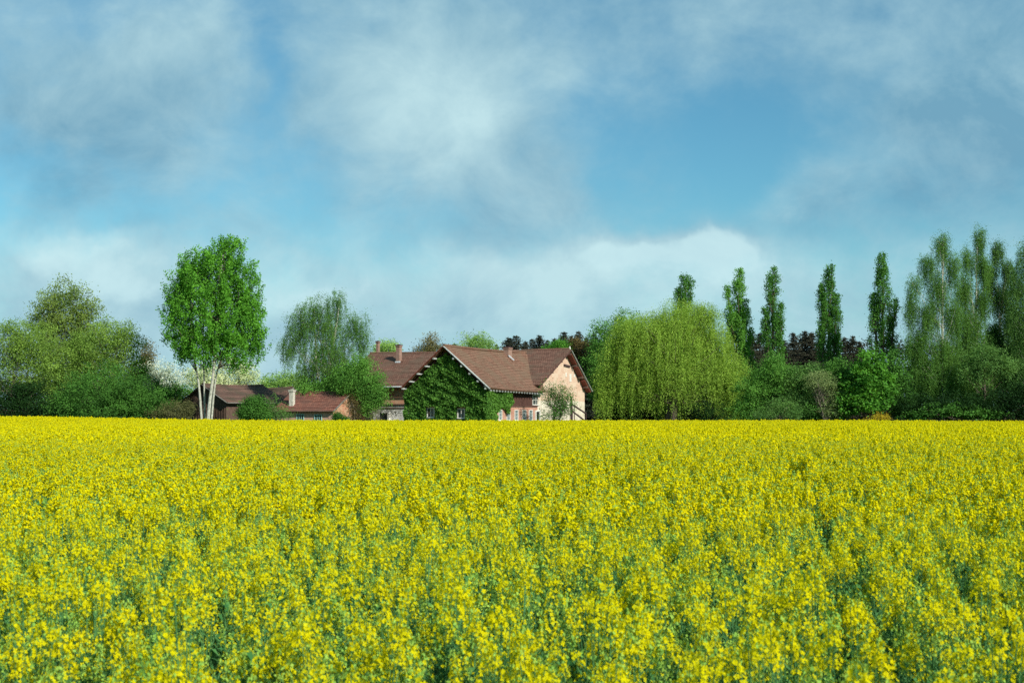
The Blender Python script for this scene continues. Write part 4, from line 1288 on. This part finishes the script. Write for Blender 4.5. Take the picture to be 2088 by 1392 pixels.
    ordn = ['first', 'second', 'third', 'fourth', 'fifth', 'sixth', 'seventh', 'eighth', 'ninth', 'tenth', 'eleventh', 'twelfth', 'thirteenth', 'fourteenth', 'fifteenth']
    row = [(926, 697, 1.0), (1012, 699, .7), (1036, 684, 1.3), (1053, 681, 1.3), (1071, 692, .9), (1084, 688, .9), (1099, 679, 1.1), (1117, 690, .8), (1131, 686, .9), (1150, 673, 1.1), (1166, 680, .9), (1180, 672, 1.0), (1195, 684, .9), (1210, 678, 1.0), (1225, 690, 1.0)]
    for i, (px, py, w) in enumerate(row):
        spruce(px, py, 215 + (i * 7) % 19, (0, 2)[i % 2], '%s dark spruce from the left in the row behind the farmhouse ridge' % ordn[i], 'spruces behind the farmhouse', w)
    row2 = [(1532, 672, 1.0), (1548, 676, 1.0), (1563, 688, .9), (1600, 690, 1.0), (1617, 674, .95), (1640, 671, 1.2), (1655, 674, 1.2), (1672, 690, 1.0), (1722, 684, 1.0), (1738, 681, 1.0), (1752, 692, .9)]
    for i, (px, py, w) in enumerate(row2):
        spruce(px, py, 205 + (i * 5) % 14, (1, 3)[i % 2], '%s brownish spruce from the left in the row behind the slender poplars' % ordn[i], 'spruces behind the poplars', w)
    # the wood that closes the view behind the single trees
    rng = np.random.default_rng(200)
    lob = [(x, 800 + (x * 7) % 15 - 7, 34, 88 + (x * 13) % 14) for x in range(1000, 1790, 26)] + [(x, 815, 46, 50) for x in range(-60, 340, 30)] + [(x, 790, 46, 100) for x in range(1800, 2230, 30)]
    P, _ = lobe_points(lob, 228, 4200, rng, .40, .6)
    q = np.repeat(P, 26, 0) + rng.normal(0, .5, (len(P) * 26, 3)); q = q[q[:, 2] > .2]
    o = link('distant_wood', quads_mesh('wood foliage', leaves(q, .42, rng, .6, .3), rng.uniform(0, 1, len(q))), M['l_spruce'])
    tag(o, 'continuous dark wood behind the farm trees', 'wood', kind='stuff')
    # ---- willow group
    broad('broadleaf_tree', 'dark green bushy tree squeezed between the salmon gable and the willow', 'tree', 173,
          [(1235, 690, 36, 40), (1222, 740, 34, 50), (1240, 790, 40, 60), (1275, 660, 30, 30)], 'l_green', n=420, per=38, cs=.36, size=.2, seed=80, limbs=40)
    weeping('willow_tree', 'huge weeping willow with light green hanging curtains right of the farmhouse', 'willow', 161.5,
            [(1398, 656, 60, 46), (1350, 668, 60, 36), (1300, 682, 58, 44), (1345, 700, 100, 50), (1450, 700, 46, 46), (1270, 720, 44, 44), (1480, 755, 40, 50), (1390, 750, 100, 60), (1300, 765, 60, 44), (1246, 770, 30, 36), (1232, 785, 18, 28), (1500, 800, 30, 36), (1440, 640, 30, 22)],
            'l_willow', n=2100, slen=(1.0, 4.4), per=40, size=.19, top_clump=1.0, base_px=1362, r0=.45, limbs=130, seed=81, stems=2, spread=1.6, fork=2.5, jit=.13, floor=.6, bias=.45, depth=.75)
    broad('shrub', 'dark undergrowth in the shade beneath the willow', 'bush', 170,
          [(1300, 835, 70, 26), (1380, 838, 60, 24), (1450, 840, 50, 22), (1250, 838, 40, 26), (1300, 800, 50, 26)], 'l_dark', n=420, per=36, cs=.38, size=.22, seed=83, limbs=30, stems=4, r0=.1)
    # ---- lombardy poplars
    lombardy('slender poplar tip rising just behind the top of the willow', 176, [(1398, 563, 640, 17), (1385, 590, 660, 12)], 'l_lombardy', seed=90)
    lombardy('slender light green poplar with a small side spire right of the willow', 171, [(1508, 548, 760, 25), (1484, 584, 700, 10), (1520, 610, 780, 24), (1500, 640, 800, 34)], 'l_lombardy_lit', seed=91, n=100)
    lombardy('slender poplar second of the row, narrow and ragged', 168, [(1576, 545, 740, 21), (1560, 630, 740, 10), (1592, 620, 740, 13)], 'l_lombardy', seed=92)
    lombardy('slender poplar in the middle of the row with gaps in its top', 166, [(1690, 540, 780, 24), (1674, 580, 760, 13), (1705, 600, 770, 16)], 'l_lombardy', seed=93)
    lombardy('tallest slender poplar of the row, behind the chestnut', 164, [(1800, 517, 740, 26), (1782, 600, 740, 15), (1826, 610, 740, 10)], 'l_lombardy', seed=94)
    # ---- shrubs of the right middle
    broad('broadleaf_tree', 'fresh green bushy tree right of the willow below the poplars', 'tree', 153,
          [(1580, 775, 48, 42), (1540, 800, 40, 44), (1610, 790, 36, 36), (1575, 740, 22, 26), (1520, 835, 30, 24)], 'l_green', n=520, per=40, cs=.32, size=.18, seed=100, limbs=50, stems=3)
    broad('broadleaf_tree', 'dark green bushy tree between the fresh green tree and the chestnut', 'tree', 152,
          [(1660, 800, 50, 44), (1625, 825, 46, 36), (1690, 820, 46, 40), (1650, 765, 34, 30), (1610, 780, 30, 34)], 'l_birch_dark', n=480, per=40, cs=.32, size=.18, seed=101, limbs=60, stems=3)
    broad('shrub', 'pale grey green twiggy bush on the flank of the dark bushy tree', 'bush', 149.5,
          [(1675, 775, 34, 22), (1700, 800, 18, 26), (1690, 835, 26, 16)], 'l_grey', n=130, per=34, cs=.26, size=.13, seed=102, limbs=150, r0=.05, stems=5, trunk='twig', bias=.3)
    broad('shrub', 'low olive twiggy bush in front of the fresh green tree', 'bush', 147,
          [(1590, 832, 34, 20), (1615, 842, 20, 16), (1560, 848, 30, 10)], 'l_birch_dark', n=170, per=32, cs=.26, size=.13, seed=103, limbs=60, r0=.06, stems=4, trunk='twig')
    broad('chestnut_tree', 'young chestnut with large bright leaves and a rounded crown', 'chestnut', 149,
          [(1770, 745, 34, 36), (1760, 785, 42, 40), (1795, 790, 32, 42), (1770, 825, 38, 24), (1735, 815, 26, 34)], 'l_chestnut', n=260, per=28, cs=.34, size=.31, seed=104, limbs=40, up=1.3, aspect=.8, squash=.5)
    broad('shrub', 'deep green bush filling the gap left of the chestnut', 'bush', 151.5,
          [(1725, 780, 26, 40), (1715, 820, 34, 34), (1825, 770, 26, 60), (1840, 820, 34, 34), (1700, 760, 24, 30), (1655, 835, 50, 22)], 'l_bush', n=420, per=40, cs=.34, size=.2, seed=105, limbs=20)
    broad('shrub', 'small yellow flowering bush at the foot of the chestnut', 'bush', 145,
          [(1795, 852, 20, 9), (1780, 858, 20, 6)], 'l_yellow', n=60, per=34, cs=.17, size=.09, seed=106, limbs=20, r0=.03, stems=4)
    # ---- right birches
    weeping('birch_tree', 'left tall birch of the right group with a white stem', 'birch', 154,
            [(1920, 497, 17, 26), (1893, 535, 18, 22), (1942, 540, 17, 26), (1866, 578, 16, 18), (1913, 580, 24, 28), (1858, 625, 15, 26), (1892, 640, 28, 32), (1942, 640, 20, 36), (1870, 700, 26, 40), (1925, 710, 32, 38), (1910, 765, 58, 38)],
            'l_birch', n=1500, slen=(1.0, 3.2), per=30, size=.15, trunk='birch_bark', base_px=1920, r0=.20, limbs=80, seed=110, jit=.15, floor=1.6, bias=.5, fork=4)
    weeping('birch_tree', 'narrow tall birch second from the left in the right group', 'birch', 156,
            [(1996, 485, 12, 24), (1974, 525, 16, 22), (2004, 540, 16, 28), (1966, 590, 20, 30), (2002, 606, 17, 30), (1975, 660, 30, 38), (1990, 725, 40, 46), (1980, 775, 46, 30)],
            'l_birch', n=1350, slen=(1.0, 3.2), per=30, size=.15, trunk='birch_bark', base_px=1990, r0=.2, limbs=80, seed=111, jit=.15, floor=1.6, bias=.5, fork=4)
    weeping('birch_tree', 'darker birch third from the left in the right group', 'birch', 159,
            [(2034, 510, 13, 20), (2054, 548, 16, 20), (2022, 560, 13, 24), (2042, 600, 22, 26), (2062, 650, 18, 30), (2026, 685, 22, 32), (2050, 735, 44, 44)],
            'l_birch_dark', n=1200, slen=(1.0, 3.0), per=30, size=.16, trunk='birch_bark', base_px=2042, r0=.2, limbs=80, seed=112, jit=.15, floor=1.6, bias=.5, fork=4)
    weeping('birch_tree', 'birch cut by the right edge of the picture', 'birch', 155,
            [(2092, 520, 20, 38), (2085, 590, 32, 56), (2090, 670, 40, 60), (2110, 740, 50, 60), (2150, 640, 60, 80)],
            'l_birch_dark', n=1200, slen=(1.0, 3.0), per=30, size=.16, trunk='birch_bark', base_px=2100, r0=.2, limbs=80, seed=113, jit=.15, floor=1.6, bias=.5, fork=4)
    broad('broadleaf_tree', 'leafy green tree low in front of the narrow birch', 'tree', 150,
          [(2010, 735, 42, 32), (2050, 750, 28, 22), (1985, 765, 30, 24)], 'l_birch_dark', n=230, per=34, cs=.32, size=.18, seed=114, limbs=30)
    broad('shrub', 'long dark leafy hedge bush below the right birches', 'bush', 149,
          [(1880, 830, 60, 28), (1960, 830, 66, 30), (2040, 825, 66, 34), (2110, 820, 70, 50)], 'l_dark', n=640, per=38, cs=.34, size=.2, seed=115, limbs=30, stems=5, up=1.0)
    broad('shrub', 'broad leaved green bush in the undergrowth below the left birch', 'bush', 147.5,
          [(1935, 838, 62, 18), (2000, 845, 40, 14), (1870, 848, 30, 12)], 'l_bush', n=170, per=26, cs=.30, size=.26, seed=116, limbs=20, stems=4, up=1.6, squash=.35)
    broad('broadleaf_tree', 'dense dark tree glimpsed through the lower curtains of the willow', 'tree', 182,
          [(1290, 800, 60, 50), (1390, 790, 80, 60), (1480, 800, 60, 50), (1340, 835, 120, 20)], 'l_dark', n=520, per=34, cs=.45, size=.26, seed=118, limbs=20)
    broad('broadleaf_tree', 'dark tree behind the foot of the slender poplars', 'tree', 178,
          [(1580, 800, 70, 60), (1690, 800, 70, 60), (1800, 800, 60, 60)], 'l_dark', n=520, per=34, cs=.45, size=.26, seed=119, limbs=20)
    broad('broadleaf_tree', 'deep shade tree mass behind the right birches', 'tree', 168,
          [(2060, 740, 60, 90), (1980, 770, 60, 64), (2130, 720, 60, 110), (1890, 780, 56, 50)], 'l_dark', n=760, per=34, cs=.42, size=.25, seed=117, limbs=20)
build_vegetation()
